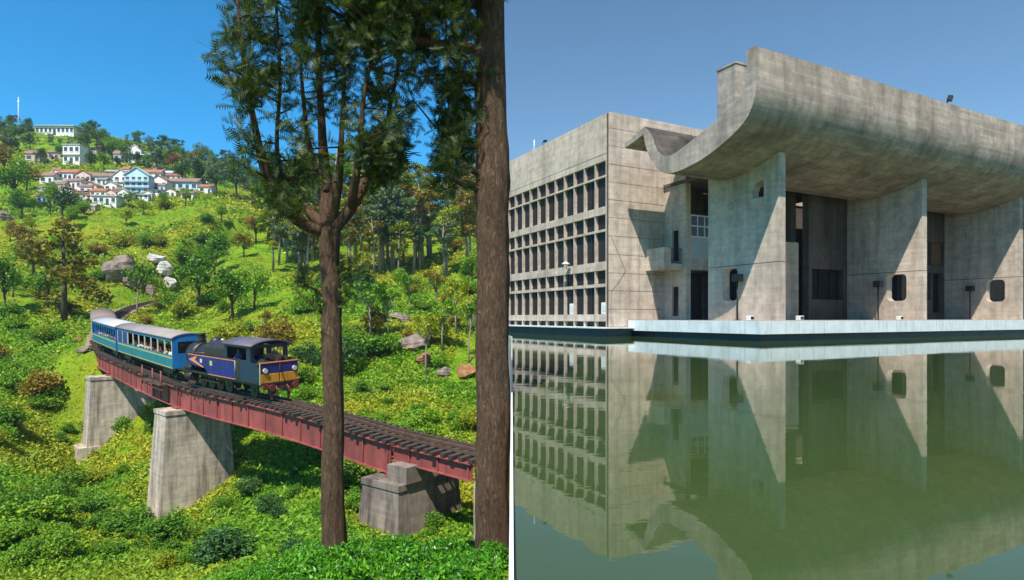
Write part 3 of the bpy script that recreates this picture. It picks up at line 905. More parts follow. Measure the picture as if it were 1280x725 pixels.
# rolling stock ---------------------------------------------------
M['blue'] = m_paint('coach_blue', (0.012, 0.15, 0.42), 0.45, 0.2, 1.2, 0, 0, (0.02, 0.08, 0.16))
M['blue_dk'] = m_paint('deep_blue', (0.010, 0.035, 0.20), 0.4, 0.15, 1.2)
M['loco_blue'] = m_paint('locomotive_blue', (0.010, 0.018, 0.17), 0.55, 0.3, 1.6, 0, 0, (0.018, 0.016, 0.03))
M['loco_side'] = m_paint('locomotive_dark_blue', (0.008, 0.026, 0.07), 0.45, 0.2, 1.0, 0, 0, (0.02, 0.02, 0.025))
M['teal'] = m_paint('coach_teal', (0.008, 0.18, 0.25), 0.45, 0.2, 1.2, 0, 0, (0.02, 0.08, 0.08))
M['yellow'] = m_paint('pale_yellow_stripe', (0.42, 0.38, 0.15), 0.5, 0.1)
M['amber'] = m_paint('amber_panel', (0.58, 0.25, 0.015), 0.5, 0.25, 1.6, 0, 0, (0.22, 0.09, 0.02))
M['roof'] = m_paint('coach_roof_grey', (0.40, 0.40, 0.42), 0.6, 0.12, 0.8)
M['roof_dk'] = m_paint('coach_roof_brown', (0.20, 0.15, 0.13), 0.7, 0.15, 0.8)
M['roof_mid'] = m_paint('coach_roof_dusty', (0.27, 0.235, 0.225), 0.65, 0.15, 0.8)
M['cream'] = m_paint('cream_paint', (0.62, 0.58, 0.44), 0.5, 0.1)
M['loco_black'] = m_paint('sooty_black', (0.022, 0.020, 0.022), 0.5, 0.4, 2.0)
M['loco_roof'] = m_paint('cab_roof', (0.10, 0.09, 0.12), 0.6, 0.2)
M['red'] = m_paint('buffer_red', (0.15, 0.03, 0.035), 0.5, 0.2, 2.0)
M['orange'] = m_paint('orange_chevron', (0.66, 0.22, 0.06), 0.5, 0.1)
M['lens'] = m_paint('lamp_lens', (0.55, 0.54, 0.50), 0.2, 0.05)
M['coal'] = m_rock('coal', (0.012, 0.012, 0.013), (0.03, 0.03, 0.03), (0.06, 0.055, 0.05))

def disc(x, y0, y1, z, r, n=16):
    return MB().tube([(x, y0, z), (x, y1, z)], r, n)
wheel_me = None
def bogie(parent, x, whl=0.9):
    global wheel_me
    b = empty('bogie', parent=parent, loc=(x, 0, 0))
    part('bogie_frame', MB().box(-1.3, 1.3, -0.85, -0.72, 0.42, 0.72).box(-1.3, 1.3, 0.72, 0.85, 0.42, 0.72).box(-0.25, 0.25, -0.8, 0.8, 0.45, 0.78), 'loco_black', b)
    if wheel_me is None:
        wheel_me = MB().tube([(0, -0.05, 0), (0, 0.05, 0)], 0.38, 18).tube([(0, -0.09, 0), (0, 0.09, 0)], 0.1, 10).mesh('wheel', M['loco_black'])
    for dx in (-whl, whl):
        for y in (-0.56, 0.56):
            meshobj('wheel', wheel_me, b, loc=(dx, y, 0.38))

def place(o, s_front, length):
    """set a vehicle on the line: its local X runs forward, its origin is the middle at rail height"""
    a, b = frame(s_front + 0.9), frame(s_front + length - 0.9)
    t = (a.translation - b.translation).normalized()
    u = ((a.col[2] + b.col[2]).to_3d()).normalized()
    l = u.cross(t).normalized(); u = t.cross(l)
    m = Matrix((t, l, u)).transposed().to_4x4()
    m.translation = (a.translation + b.translation) / 2
    m = m @ Matrix.Diagonal((1, 1.06, 1.08, 1))
    o.matrix_world = m
    return m

def coach(s_front, L, label, roof, side, wall, upper, n_bay, solid, end_col, stripe=True):
    c = empty('railway_coach', label, 'railway coach', group='coaches of the blue mountain train')
    m = place(c, s_front, L)
    h = L / 2 - 0.35
    W = 1.12
    part('underframe', MB().box(-h, h, -0.95, 0.95, 0.74, 0.93), 'loco_black', c)
    for x in (-h + 2.3, h - 2.3): bogie(c, x)
    part('floor', MB().box(-h, h, -W + 0.06, W - 0.06, 0.93, 0.99), 'sleeper', c)
    for sy in (-1, 1):
        y0, y1 = sorted((sy * W, sy * (W - 0.06)))
        part('side_panel', MB().box(-h, h, y0, y1, 0.93, 1.82), side, c)
        if stripe:
            a0, a1 = sorted((sy * W, sy * (W + 0.012)))
            part('stripe', MB().box(-h, h, a0, a1, 1.60, 1.70), 'yellow', c)
            part('sill_strip', MB().box(-h, h, a0, a1, 0.93, 0.99), 'yellow', c)
        part('cant_rail', MB().box(-h, h, y0, y1, 2.78, 3.02), upper, c)
        step = 2 * h / n_bay
        pm = MB().box(-0.06, 0.06, y0, y1, 1.82, 2.78).mesh('window_post', M[upper if not solid else 'cream'])
        for i in range(n_bay + 1):
            meshobj('window_post', pm, c, loc=(max(-h + 0.06, min(h - 0.06, -h + i * step)), 0, 0))
        for i in solid:
            part('door_panel', MB().box(-h + i * step + 0.061, -h + (i + 1) * step - 0.061, *sorted((sy * (W - 0.01), sy * (W - 0.05))), 1.82, 2.78), 'blue_dk', c)
    for sx in (-1, 1):
        x0, x1 = sorted((sx * h, sx * (h + 0.06)))
        pl = [(-W, 0.93), (W, 0.93), (W, 3.0), (W * 0.6, 3.2), (0, 3.28), (-W * 0.6, 3.2), (-W, 3.0)]
        ew = part('end_wall', MB().plate([pl, [(-0.75, 1.95), (-0.75, 2.75), (0.75, 2.75), (0.75, 1.95)]], Z, x0, x1), end_col, c)
        part('end_window', MB().box((x0 + x1) / 2 - 0.01, (x0 + x1) / 2 + 0.01, -0.76, 0.76, 1.94, 2.76), 'glass', ew)
        part('coupler', MB().box(*sorted((sx * (h + 0.06), sx * (h + 0.42))), -0.12, 0.12, 0.72, 0.92), 'loco_black', c)
    arc = [(1.26 * math.sin(R(a)) / math.sin(R(62)), 2.98 + 0.36 * (math.cos(R(a)) - math.cos(R(62))) / (1 - math.cos(R(62)))) for a in range(62, -63, -8)]
    arc_in = [(y * 0.97, z - 0.05) for y, z in reversed(arc)]
    part('roof', MB().prism(arc + arc_in, Z, -h - 0.12, h + 0.12, True), roof, c)
    sm = MB().box(-0.2, 0.2, -0.95, 0.95, 1.28, 1.36).box(-0.2, -0.14, -0.95, 0.95, 1.36, 1.85).mesh('bench_seat', M['sleeper'])
    for i in range(int(2 * h / 1.1)):
        meshobj('bench_seat', sm, c, loc=(-h + 0.8 + i * 1.1, 0, 0))
    return c, m, h

S_LOCO = s_at(357)
LOCO_L = s_at(246) - S_LOCO
s1 = s_at(243); L1 = s_at(166) - s1
s2 = s1 + L1 + 0.25; L2 = 14.5
s3 = s2 + L2 + 0.25
c1, m1, h1 = coach(s1, L1, 'blue and teal railway coach with dusty roof coupled to the locomotive', 'roof_mid', 'teal', 'blue', 'blue', 9, [0, 1], 'blue')
c2, m2, h2 = coach(s2, L2, 'blue and teal railway coach with pale grey roof, second behind the locomotive', 'roof', 'teal', 'blue', 'blue', 11, [], 'blue')
c3, m3, h3 = coach(s3, 13.0, 'cream railway coach with brown roof at the tail of the train', 'roof_dk', 'cream', 'cream', 'cream', 8, [1, 2, 3, 4, 5, 6, 7], 'cream', False)

# passengers ------------------------------------------------------
def person_mesh(name, shirt, trouser, seated=True, skin=(0.22, 0.12, 0.075)):
    key = [((0, 0, 0.12), 0.15), ((0, 0, 0.32), 0.13), ((0, 0, 0.48), 0.155), ((0, 0, 0.58), 0.065), ((0.02, 0, 0.68), 0.085), ((0.02, 0, 0.78), 0.10), ((0.01, 0, 0.86), 0.06)]
    ed = [(i, i + 1) for i in range(6)]
    vsx = list(key)
    def chain(root, pts):
        prev = root
        for p in pts:
            vsx.append(p); ed.append((prev, len(vsx) - 1)); prev = len(vsx) - 1
    for sy in (-1, 1):
        chain(2, [((0, sy * 0.19, 0.5), 0.07), ((0.05, sy * 0.25, 0.26), 0.055), ((0.26, sy * 0.2, 0.2), 0.045), ((0.34, sy * 0.17, 0.2), 0.04)])
        if seated:
            chain(0, [((0.06, sy * 0.1, 0.08), 0.1), ((0.44, sy * 0.11, 0.1), 0.075), ((0.46, sy * 0.11, -0.3), 0.055), ((0.58, sy * 0.11, -0.34), 0.04)])
        else:
            chain(0, [((0.0, sy * 0.1, 0.0), 0.1), ((0.03, sy * 0.11, -0.4), 0.075), ((0.0, sy * 0.11, -0.8), 0.055), ((0.13, sy * 0.11, -0.84), 0.04)])
    me = bpy.data.meshes.new(name + '_rig')
    me.from_pydata([v for v, r in vsx], ed, [])
    o = bpy.data.objects.new('rig', me); COL.objects.link(o)
    sk = o.modifiers.new('skin', 'SKIN'); sk.use_smooth_shade = True
    for i, (v, r) in enumerate(vsx):
        d = me.skin_vertices[0].data[i]; d.radius = (r, r); d.use_root = (i == 0)
    sb = o.modifiers.new('sub', 'SUBSURF'); sb.levels = 1; sb.render_levels = 1
    dg = bpy.context.evaluated_depsgraph_get(); dg.update()
    out = bpy.data.meshes.new_from_object(o.evaluated_get(dg))
    bpy.data.objects.remove(o)
    out.name = name
    out.materials.clear()
    for nm, col in (('shirt', shirt), ('skin', skin), ('hair', (0.012, 0.010, 0.009)), ('trousers', trouser)):
        out.materials.append(m_paint(name + '_' + nm, col, 0.8, 0.1, 5))
    for p in out.polygons:
        c = p.center
        if c.z > 0.6: p.material_index = 2 if (c.z > 0.80 or c.x < -0.02) else 1
        elif c.x > 0.3 and c.z > 0.14: p.material_index = 1
        elif c.z < 0.16: p.material_index = 3
        else: p.material_index = 0
    return out
PEOPLE = [('person', (0.6, 0.58, 0.55), (0.05, 0.06, 0.1), 'white shirt'), ('person', (0.45, 0.05, 0.04), (0.03, 0.03, 0.03), 'red top'),
          ('person', (0.62, 0.45, 0.08), (0.06, 0.05, 0.04), 'yellow top'), ('person', (0.03, 0.03, 0.05), (0.03, 0.03, 0.04), 'black top'), ('person', (0.35, 0.3, 0.45), (0.08, 0.07, 0.06), 'lilac top')]
pm = [(person_mesh('seated_person', a, b), d) for _, a, b, d in PEOPLE]
rp = random.Random(8)
for m, h, where, skip, step in ((m1, h1, 'dusty roofed blue coach', -1.0 * h1 + 2 * h1 * 2.15 / 9, 0.82), (m2, h2, 'pale roofed blue coach', -h2 + 0.4, 0.95)):
    x = skip + 0.5
    while x < h - 0.6:
        for y in (-0.72, 0.05):
            if rp.random() < (0.92 if y < 0 else 0.5):
                me, d = rp.choice(pm)
                o = meshobj('person', me, label='passenger in a %s seated inside the %s' % (d, where), cat='person', group='passengers in the train')
                o.matrix_world = m @ Matrix.Translation((x + rp.uniform(-.1, .1), y, 1.36 - 0.02)) @ Matrix.Rotation(rp.choice((0, math.pi)) + rp.uniform(-.5, .5), 4, 'Z')
        x += step

# locomotive: local X forward; boiler towards the coaches, cab and bunker leading
lo = empty('steam_locomotive', 'blue and black steam tank locomotive with amber bunker panels leading the train', 'locomotive')
ml = place(lo, S_LOCO, LOCO_L)
hl = LOCO_L / 2 - 0.25
lk = LOCO_L / 12.0
part('frame', MB().box(-hl, hl, -0.8, 0.8, 0.78, 1.02), 'loco_black', lo)
part('footplate', MB().box(-hl, hl - 0.1, -1.22, 1.22, 1.02, 1.1), 'loco_black', lo)
XB = lambda a: a * lk
part('boiler', MB().tube([(XB(-5.3), 0, 2.0), (XB(0.6), 0, 2.0)], 0.74, 24), 'loco_black', lo)
part('smokebox', MB().tube([(XB(-5.5), 0, 2.0), (XB(-5.45), 0, 2.0), (XB(-4.2), 0, 2.0)], [0.6, 0.82, 0.82], 24), 'loco_black', lo)
part('chimney', MB().tube([(XB(-4.8), 0, 2.7), (XB(-4.8), 0, 3.0), (XB(-4.8), 0, 3.3), (XB(-4.8), 0, 3.42)], [0.34, 0.24, 0.26, 0.34], 18), 'loco_black', lo)
part('steam_dome', MB().tube([(XB(-2.6), 0, 2.6), (XB(-2.6), 0, 3.05), (XB(-2.6), 0, 3.22), (XB(-2.6), 0, 3.3)], [0.42, 0.38, 0.26, 0.08], 18), 'loco_black', lo)
part('safety_valve', MB().tube([(XB(-1.9), 0.1, 2.7), (XB(-1.9), 0.1, 3.15), (XB(-1.9), 0.1, 3.2)], [0.1, 0.1, 0.05], 10), 'lens', lo)
# upper tank casing behind the cab
cas = [(-1.0, 2.05), (1.0, 2.05), (1.0, 2.75), (0.75, 3.02), (0, 3.1), (-0.75, 3.02), (-1.0, 2.75)]
part('tank_casing', MB().prism(cas, Z, XB(-2.2), XB(1.1)), 'loco_black', lo, bevel=0.04)
for sy in (-1, 1):
    y0, y1 = sorted((sy * 1.22, sy * 0.8))
    st = [(XB(-4.1), 2.1), (XB(-4.1), 1.55), (XB(-1.6), 1.42), (XB(-1.2), 1.06), (XB(2.5), 1.06), (XB(2.5), 2.22)]
    tk = part('side_tank', MB().prism(st, Y, y0, y1), 'loco_blue', lo)
    yo0, yo1 = sorted((sy * 1.221, sy * 1.235))
    ch = [(XB(-4.0), 1.85), (XB(-2.7), 2.14), (XB(-3.05), 1.84), (XB(-1.75), 1.47), (XB(-1.95), 1.45)]
    part('chevron', MB().prism(ch, Y, yo0, yo1), 'orange', tk)
    part('lining', MB().box(XB(-4.1), XB(2.5), yo0, yo1, 2.16, 2.21).box(XB(-1.1), XB(2.5), yo0, yo1, 1.07, 1.11), 'orange', tk)
    part('emblem', MB().box(XB(-2.3), XB(-2.0), yo0, yo1, 1.74, 1.98), 'lens', tk)
    part('emblem', MB().box(XB(-0.9), XB(-0.55), yo0, yo1, 1.66, 1.95), 'yellow', tk)
    # cab side with window opening
    y0, y1 = sorted((sy * 1.22, sy * 1.16))
    cs = [(XB(1.15), 2.23), (XB(2.52), 2.23), (XB(2.52), 1.1), (XB(5.5), 1.1), (XB(5.5), 2.2), (XB(4.4), 2.2), (XB(4.4), 3.2), (XB(1.15), 3.2)]
    cb = part('cab_side', MB().plate([cs, [(XB(1.45), 2.3), (XB(1.45), 3.0), (XB(3.9), 3.0), (XB(3.9), 2.3)]], Y, y0, y1), 'loco_side', lo)
    part('door', MB().box(XB(2.6), XB(3.0), *sorted((sy * 1.221, sy * 1.23)), 1.12, 2.25), 'loco_black', cb)
part('cab_front', MB().plate([[(-1.16, 1.1), (1.16, 1.1), (1.16, 3.2), (-1.16, 3.2)], [(-0.95, 2.4), (-0.95, 3.0), (-0.15, 3.0), (-0.15, 2.4)], [(0.15, 2.4), (0.15, 3.0), (0.95, 3.0), (0.95, 2.4)]], Z, XB(4.3), XB(4.4)), 'loco_side', lo)
part('cab_back', MB().box(XB(1.16), XB(1.24), -1.15, 1.15, 1.1, 3.18), 'loco_black', lo)
rf = [(1.35 * math.sin(R(a)) / math.sin(R(60)), 3.18 + 0.3 * (math.cos(R(a)) - 0.5) / 0.5) for a in range(60, -61, -10)]
part('cab_roof', MB().prism(rf + [(y, z - 0.06) for y, z in reversed(rf)], Z, XB(0.95), XB(4.75), True), 'loco_roof', lo)
part('bunker', MB().box(XB(4.42), XB(5.5), -1.15, 1.15, 1.1, 2.15), 'loco_black', lo)
part('bunker_front', MB().box(XB(5.5), XB(5.56), -1.22, 1.22, 1.62, 2.22), 'loco_blue', lo)
part('bunker_rail', MB().box(XB(5.45), XB(5.6), -1.24, 1.24, 2.22, 2.27), 'orange', lo)
for a, b in ((-1.2, -0.03), (0.03, 1.2)):
    part('bunker_panel', MB().box(XB(5.5), XB(5.58), a, b, 1.04, 1.6), 'amber', lo, bevel=0.02)
part('corner_strip', MB().box(XB(5.5), XB(5.59), -1.26, -1.225, 1.02, 2.22), 'yellow', lo)
for y in (-0.95, 0.95):
    part('headlamp', MB().tube([(XB(5.56), y, 1.80), (XB(5.68), y, 1.80)], 0.14, 16), 'lens', lo)
cl = MB()
for i in range(60):
    a, b, c_ = rp.uniform(4.55, 5.3), rp.uniform(-1.0, 1.0), rp.uniform(0.08, 0.2)
    zz = 2.1 + rp.uniform(0, 0.75) * (1 - abs(b)) * (1 - abs(a - 4.95) * 1.2)
    cl.box(-c_, c_, -c_, c_, -c_, c_, Matrix.Translation((XB(a), b, zz)) @ Matrix.Rotation(rp.uniform(0, 3), 4, (rp.uniform(-1, 1), rp.uniform(-1, 1), 1)))
part('coal', cl, 'coal', lo, kind='stuff')
part('fire_iron', MB().tube([(XB(5.75), -0.1, 1.75), (XB(5.05), 0.35, 3.05)], 0.035, 6), 'red', lo)
bu = part('buffer_beam', MB().box(hl - 0.12, hl, -1.15, 1.15, 0.72, 1.02), 'red', lo)
for y in (-0.75, 0.75):
    part('buffer', MB().tube([(hl, y, 0.86), (hl + 0.3, y, 0.86), (hl + 0.3, y, 0.86), (hl + 0.35, y, 0.86)], [0.1, 0.1, 0.2, 0.2], 14), 'red', bu)
part('coupler', MB().box(hl, hl + 0.4, -0.12, 0.12, 0.6, 0.86), 'loco_black', bu)
for sy in (-1, 1): part('brake_pipe', MB().tube([(hl, sy * 0.35, 0.9), (hl + 0.2, sy * 0.38, 0.7), (hl + 0.15, sy * 0.4, 0.35)], 0.05, 8), 'red', bu)
for sy in (-1, 1): part('guard_iron', MB().box(hl - 0.2, hl - 0.1, *sorted((sy * 0.62, sy * 0.5)), 0.08, 0.74), 'red', bu)
big = MB().tube([(0, -0.06, 0), (0, 0.06, 0)], 0.46, 22).tube([(0, -0.1, 0), (0, 0.1, 0)], 0.13, 10).mesh('wheel', M['loco_black'])
for x in (-3.2, -2.0, -0.8, 0.4, 3.6):
    for y in (-0.56, 0.56):
        meshobj('wheel', big, lo, loc=(XB(x), y, 0.46))
for sy in (-1, 1):
    part('cylinder', MB().tube([(XB(-4.7), sy * 0.98, 0.72), (XB(-3.7), sy * 0.98, 0.72)], 0.3, 16), 'loco_black', lo)
    part('cylinder', MB().tube([(XB(-4.7), sy * 0.98, 1.28), (XB(-3.7), sy * 0.98, 1.28)], 0.25, 16), 'loco_black', lo)
    part('connecting_rod', MB().box(XB(-3.7), XB(-0.4), *sorted((sy * 0.86, sy * 0.8)), 0.5, 0.6), 'steel', lo)
for sy in (-1, 1):
    part('handrail', MB().tube([(XB(-5.2), sy * 0.86, 2.2), (XB(-2.3), sy * 0.86, 2.3)], 0.03, 6), 'steel', lo)
    part('steam_pipe', MB().tube([(XB(-4.3), sy * 0.8, 2.2), (XB(-4.2), sy * 1.0, 1.8), (XB(-4.2), sy * 1.0, 1.3)], 0.09, 8), 'loco_black', lo)
    part('cab_step', MB().box(XB(2.6), XB(3.1), *sorted((sy * 1.25, sy * 1.05)), 0.5, 0.56), 'loco_black', lo)
    part('grab_rail', MB().tube([(XB(2.56), sy * 1.26, 1.3), (XB(2.56), sy * 1.26, 2.2)], 0.025, 6), 'yellow', lo)
part('air_pump', MB().tube([(XB(-3.4), -0.95, 1.3), (XB(-3.4), -0.95, 2.0)], 0.17, 12), 'loco_black', lo)
part('smokebox_door', MB().tube([(XB(-5.62), 0, 2.0), (XB(-5.5), 0, 2.0)], [0.35, 0.56], 20), 'loco_black', lo)
part('whistle', MB().tube([(XB(1.0), 0.3, 3.05), (XB(1.0), 0.3, 3.4)], 0.04, 8), 'yellow', lo)
# crew
drv = person_mesh('standing_person', (0.05, 0.06, 0.12), (0.04, 0.04, 0.06), False)
o = meshobj('person', drv, label='driver in dark blue overalls standing in the locomotive cab window', cat='person')
o.matrix_world = ml @ Matrix.Translation((XB(2.0), -0.75, 1.1 + 0.9)) @ Matrix.Rotation(R(-70), 4, 'Z')
# ================================================================ plants
def unit(a): return a / np.maximum(np.linalg.norm(a, axis=-1, keepdims=True), 1e-9)

def leaf_quads(P, size, rng, up=0.35, narrow=0.30, axis=None):
    """diamond leaves at points P"""
    N = len(P)
    size = np.broadcast_to(size, (N,))[:, None]
    n = unit(rng.normal(size=(N, 3)) + np.array([0, 0, up]))
    a = rng.normal(size=(N, 3)) if axis is None else axis + rng.normal(size=(N, 3)) * 0.35
    a = unit(a - n * np.sum(a * n, 1, keepdims=True))
    b = np.cross(n, a)
    V = np.stack([P - a * size * 0.5, P + b * size * narrow, P + a * size * 0.5, P - b * size * narrow], 1).reshape(-1, 3)
    F = np.arange(4 * N).reshape(N, 4)
    return V, F

def blob_points(C, Rd, n, rng, shell=0.4, squash=0.85):
    C = np.asarray(C); Rd = np.asarray(Rd)
    w = Rd ** 2 / np.sum(Rd ** 2)
    idx = rng.choice(len(C), n, p=w)
    d = unit(rng.normal(size=(n, 3)))
    d[:, 2] *= squash
    r = Rd[idx] * rng.uniform(0, 1, n) ** shell
    return C[idx] + d * r[:, None]

M['leaf_mid'] = m_foliage('leaf_mid_green', [(0.039, 0.116, 0.009), (0.088, 0.234, 0.013), (0.190, 0.361, 0.021)])
M['leaf_bright'] = m_foliage('leaf_bright_green', [(0.061, 0.177, 0.008), (0.149, 0.354, 0.017), (0.322, 0.420, 0.031)])
M['leaf_dark'] = m_foliage('leaf_dark_green', [(0.014, 0.055, 0.017), (0.034, 0.104, 0.025), (0.074, 0.177, 0.029)], transl=0.2)
M['leaf_olive'] = m_foliage('leaf_olive', [(0.111, 0.104, 0.011), (0.245, 0.188, 0.019), (0.378, 0.263, 0.030)])
M['leaf_yellow'] = m_foliage('leaf_yellow_green', [(0.120, 0.186, 0.006), (0.241, 0.304, 0.010), (0.420, 0.420, 0.020)])
M['leaf_grey'] = m_foliage('leaf_blue_grey', [(0.051, 0.106, 0.064), (0.100, 0.181, 0.095), (0.202, 0.276, 0.116)])
M['leaf_cover'] = m_foliage('ground_cover_leaf', [(0.053, 0.151, 0.007), (0.120, 0.304, 0.012), (0.264, 0.420, 0.024)], (0.420, 0.405, 0.028), 0.3, 0.6, 0.05)
M['leaf_oak'] = m_foliage('silver_oak_leaf', [(0.018, 0.042, 0.016), (0.042, 0.085, 0.024), (0.13, 0.15, 0.032)], transl=0.34)
M['leaf_tea'] = m_foliage('tea_leaf', [(0.023, 0.105, 0.007), (0.061, 0.234, 0.012), (0.167, 0.420, 0.023)], transl=0.25, rough=0.35)
M['leaf_rust'] = m_foliage('rusty_leaf', [(0.139, 0.052, 0.016), (0.263, 0.104, 0.026), (0.340, 0.169, 0.039)])
M['leaf_golden'] = m_foliage('golden_leaf', [(0.085, 0.085, 0.008), (0.17, 0.155, 0.012), (0.25, 0.22, 0.02)])
M['bark_pale'] = m_bark('pale_bark', (0.18, 0.15, 0.12), (0.36, 0.31, 0.25), (0.5, 0.45, 0.38), 0.6)
M['bark_mid'] = m_bark('brown_bark', (0.06, 0.04, 0.03), (0.13, 0.09, 0.06), (0.2, 0.15, 0.11), 0.6)
M['bark_oak'] = m_bark('silver_oak_bark', (0.028, 0.019, 0.013), (0.12, 0.074, 0.047), (0.29, 0.19, 0.125), 1.5, 0.05)

def proto(kind, seed, leaf):
    """unit-height tree: (trunk mesh or None, crown mesh)"""
    r = np.random.default_rng(seed)
    tr = MB()
    C, Rd = [], []
    if kind == 'broadleaf':
        tr.tube([(0, 0, -0.03), (0.01, 0, 0.15), (0.0, 0.02, 0.4), (0.02, 0, 0.7)], [0.03, 0.022, 0.016, 0.006], 7)
        for i in range(17):
            d = unit(r.normal(size=3)); q = r.uniform(0.35, 1.0)
            C.append((d[0] * 0.29 * q, d[1] * 0.29 * q, 0.62 + d[2] * 0.27 * q)); Rd.append(r.uniform(0.09, 0.17))
            if i < 6: tr.tube([(0, 0, 0.3), np.array(C[-1]) * (0.6, 0.6, 0.9), C[-1]], [0.012, 0.008, 0.003], 5)
        n, sz, sh = 1500, 0.05, 0.35
    elif kind == 'conical':
        tr.tube([(0, 0, -0.03), (0.01, 0, 0.3), (0, 0, 0.95)], [0.028, 0.02, 0.004], 7)
        for i in range(30):
            z = r.uniform(0.22, 0.98); w = 0.30 * (1.02 - z) ** 0.6 + 0.02
            a = r.uniform(0, 6.28); q = r.uniform(0.2, 1)
            C.append((math.cos(a) * w * q, math.sin(a) * w * q, z)); Rd.append(r.uniform(0.05, 0.11))
        n, sz, sh = 1700, 0.042, 0.45
    elif kind == 'slim':
        tr.tube([(0, 0, -0.03), (0.015, 0, 0.3), (-0.01, 0, 0.6), (0.01, 0, 0.8)], [0.02, 0.016, 0.013, 0.006], 7)
        for i in range(11):
            a = r.uniform(0, 6.28); q = r.uniform(0.1, 1)
            C.append((math.cos(a) * 0.26 * q, math.sin(a) * 0.26 * q, r.uniform(0.62, 0.92))); Rd.append(r.uniform(0.07, 0.13))
            tr.tube([(0, 0, 0.5), C[-1]], [0.008, 0.003], 5)
        n, sz, sh = 900, 0.05, 0.45
    elif kind == 'eucalyptus':
        tr.tube([(0, 0, -0.02), (0.01, 0.005, 0.35), (-0.01, 0, 0.65), (0.01, 0, 0.95)], [0.016, 0.012, 0.009, 0.003], 7)
        for i in range(15):
            z = r.uniform(0.42, 1.0); a = r.uniform(0, 6.28); w = 0.17 * math.sin(min(1, (z - 0.3) / 0.5) * 1.57) * r.uniform(0.2, 1)
            C.append((math.cos(a) * w, math.sin(a) * w, z)); Rd.append(r.uniform(0.04, 0.085))
            tr.tube([(0, 0, z - 0.14), C[-1]], [0.005, 0.002], 4)
        n, sz, sh = 1300, 0.034, 0.5
    else:                                     # shrub
        for i in range(12):
            d = unit(r.normal(size=3)); q = r.uniform(0.2, 1.0)
            C.append((d[0] * 0.55 * q, d[1] * 0.55 * q, 0.3 + abs(d[2]) * 0.4 * q)); Rd.append(r.uniform(0.18, 0.32))
            tr.tube([(0, 0, -0.05), C[-1]], [0.03, 0.01], 4)
        n, sz, sh = 2000, 0.075, 0.35
    P = blob_points(C, Rd, n, r, sh)
    V, F = leaf_quads(P, r.uniform(0.6, 1.35, n) * sz, r, 1.1)
    return (tr.mesh('trunk', None), np_mesh('crown', V, F, M[leaf]))

PROTO = {}
def get_proto(kind, seed, leaf, bark):
    k = (kind, seed, leaf, bark)
    if k not in PROTO:
        t, c = proto(kind, seed, leaf)
        t.materials.append(M[bark])
        PROTO[k] = (t, c)
    return PROTO[k]

prand = random.Random(21)
def plant(name, p, h, kind, leaf, label, cat, group=None, wide=1.0, bark='bark_mid', nseed=3):
    t, c = get_proto(kind, prand.randrange(nseed) + 10 * (hash(kind) % 1), leaf, bark)
    o = bpy.data.objects.new(name, None); o.empty_display_size = 0.3
    COL.objects.link(o)
    o.location = p; o.rotation_euler = (prand.uniform(-.04, .04), prand.uniform(-.04, .04), prand.uniform(0, 6.28))
    w = h * wide * prand.uniform(0.9, 1.1)
    o.scale = (w, w, h)
    tag(o, label, cat, group)
    meshobj('trunk' if kind != 'shrub' else 'stems', t, o)
    meshobj('crown' if kind != 'shrub' else 'foliage', c, o)
    return o

def plant_px(name, px, py, hpx, kind, leaf, label, cat='tree', group=None, wide=1.0, bark='bark_mid'):
    p = hit(px, py)
    if p is None: return
    return plant(name, p - Vector((0, 0, 0.1)), hpx / FPX * p.y, kind, leaf, label, cat, group, wide, bark)

# single trees that stand out on the slope
plant_px('silver_oak_tree', 80, 403, 138, 'conical', 'leaf_golden', 'tall golden brown tree with a bare foot on the slope behind the far bridge end', wide=1.0)
plant_px('slim_tree', 172, 397, 72, 'slim', 'leaf_mid', 'slim tree with a thin pale trunk beside the railway curve', wide=0.95, bark='bark_pale')
plant_px('broadleaf_tree', 8, 395, 88, 'broadleaf', 'leaf_mid', 'green tree left of the tall golden brown tree', wide=0.75)
plant_px('broadleaf_tree', 42, 350, 62, 'broadleaf', 'leaf_olive', 'brownish tree uphill of the tall golden brown tree', wide=0.9)
plant_px('broadleaf_tree', 60, 385, 55, 'broadleaf', 'leaf_mid', 'round green tree against the foot of the golden brown tree', wide=0.9)
plant_px('broadleaf_tree', 247, 388, 82, 'broadleaf', 'leaf_mid', 'big round green tree on the slope above the front coach', wide=1.0)
plant_px('broadleaf_tree', 292, 402, 74, 'broadleaf', 'leaf_mid', 'big round green tree on the slope above the locomotive', wide=1.1)
plant_px('broadleaf_tree', 318, 388, 62, 'broadleaf', 'leaf_bright', 'bright green tree right of the big round trees on the slope', wide=1.0)
plant_px('broadleaf_tree', 268, 345, 60, 'broadleaf', 'leaf_mid', 'green tree uphill of the big round tree above the front coach', wide=1.0)
plant_px('broadleaf_tree', 236, 352, 40, 'broadleaf', 'leaf_olive', 'small olive tree right of the white rock outcrop', wide=1.0)
plant_px('broadleaf_tree', 335, 305, 42, 'broadleaf', 'leaf_mid', 'dark green tree on the ridge left of the tall forked tree', wide=1.1)
plant_px('slim_tree', 329, 428, 40, 'slim', 'leaf_olive', 'small tree with a bare pale trunk behind the locomotive cab', wide=0.8, bark='bark_pale')
plant_px('spreading_tree', 463, 425, 78, 'slim', 'leaf_mid', 'spreading tree with a pale trunk above the flat boulder', wide=1.15, bark='bark_pale')
plant_px('slim_tree', 486, 420, 60, 'slim', 'leaf_bright', 'slim bright tree behind the flat boulder', wide=0.9, bark='bark_pale')
plant_px('slim_tree', 533, 470, 82, 'slim', 'leaf_yellow', 'slim yellow green tree beside the broad slanting boulder', wide=0.8, bark='bark_pale')
plant_px('slim_tree', 553, 440, 70, 'slim', 'leaf_bright', 'slim bright tree uphill of the bare earth bank', wide=0.9, bark='bark_pale')
plant_px('slim_tree', 570, 420, 76, 'slim', 'leaf_yellow', 'slim yellow green tree under the forest edge by the thick trunk', wide=0.9, bark='bark_pale')
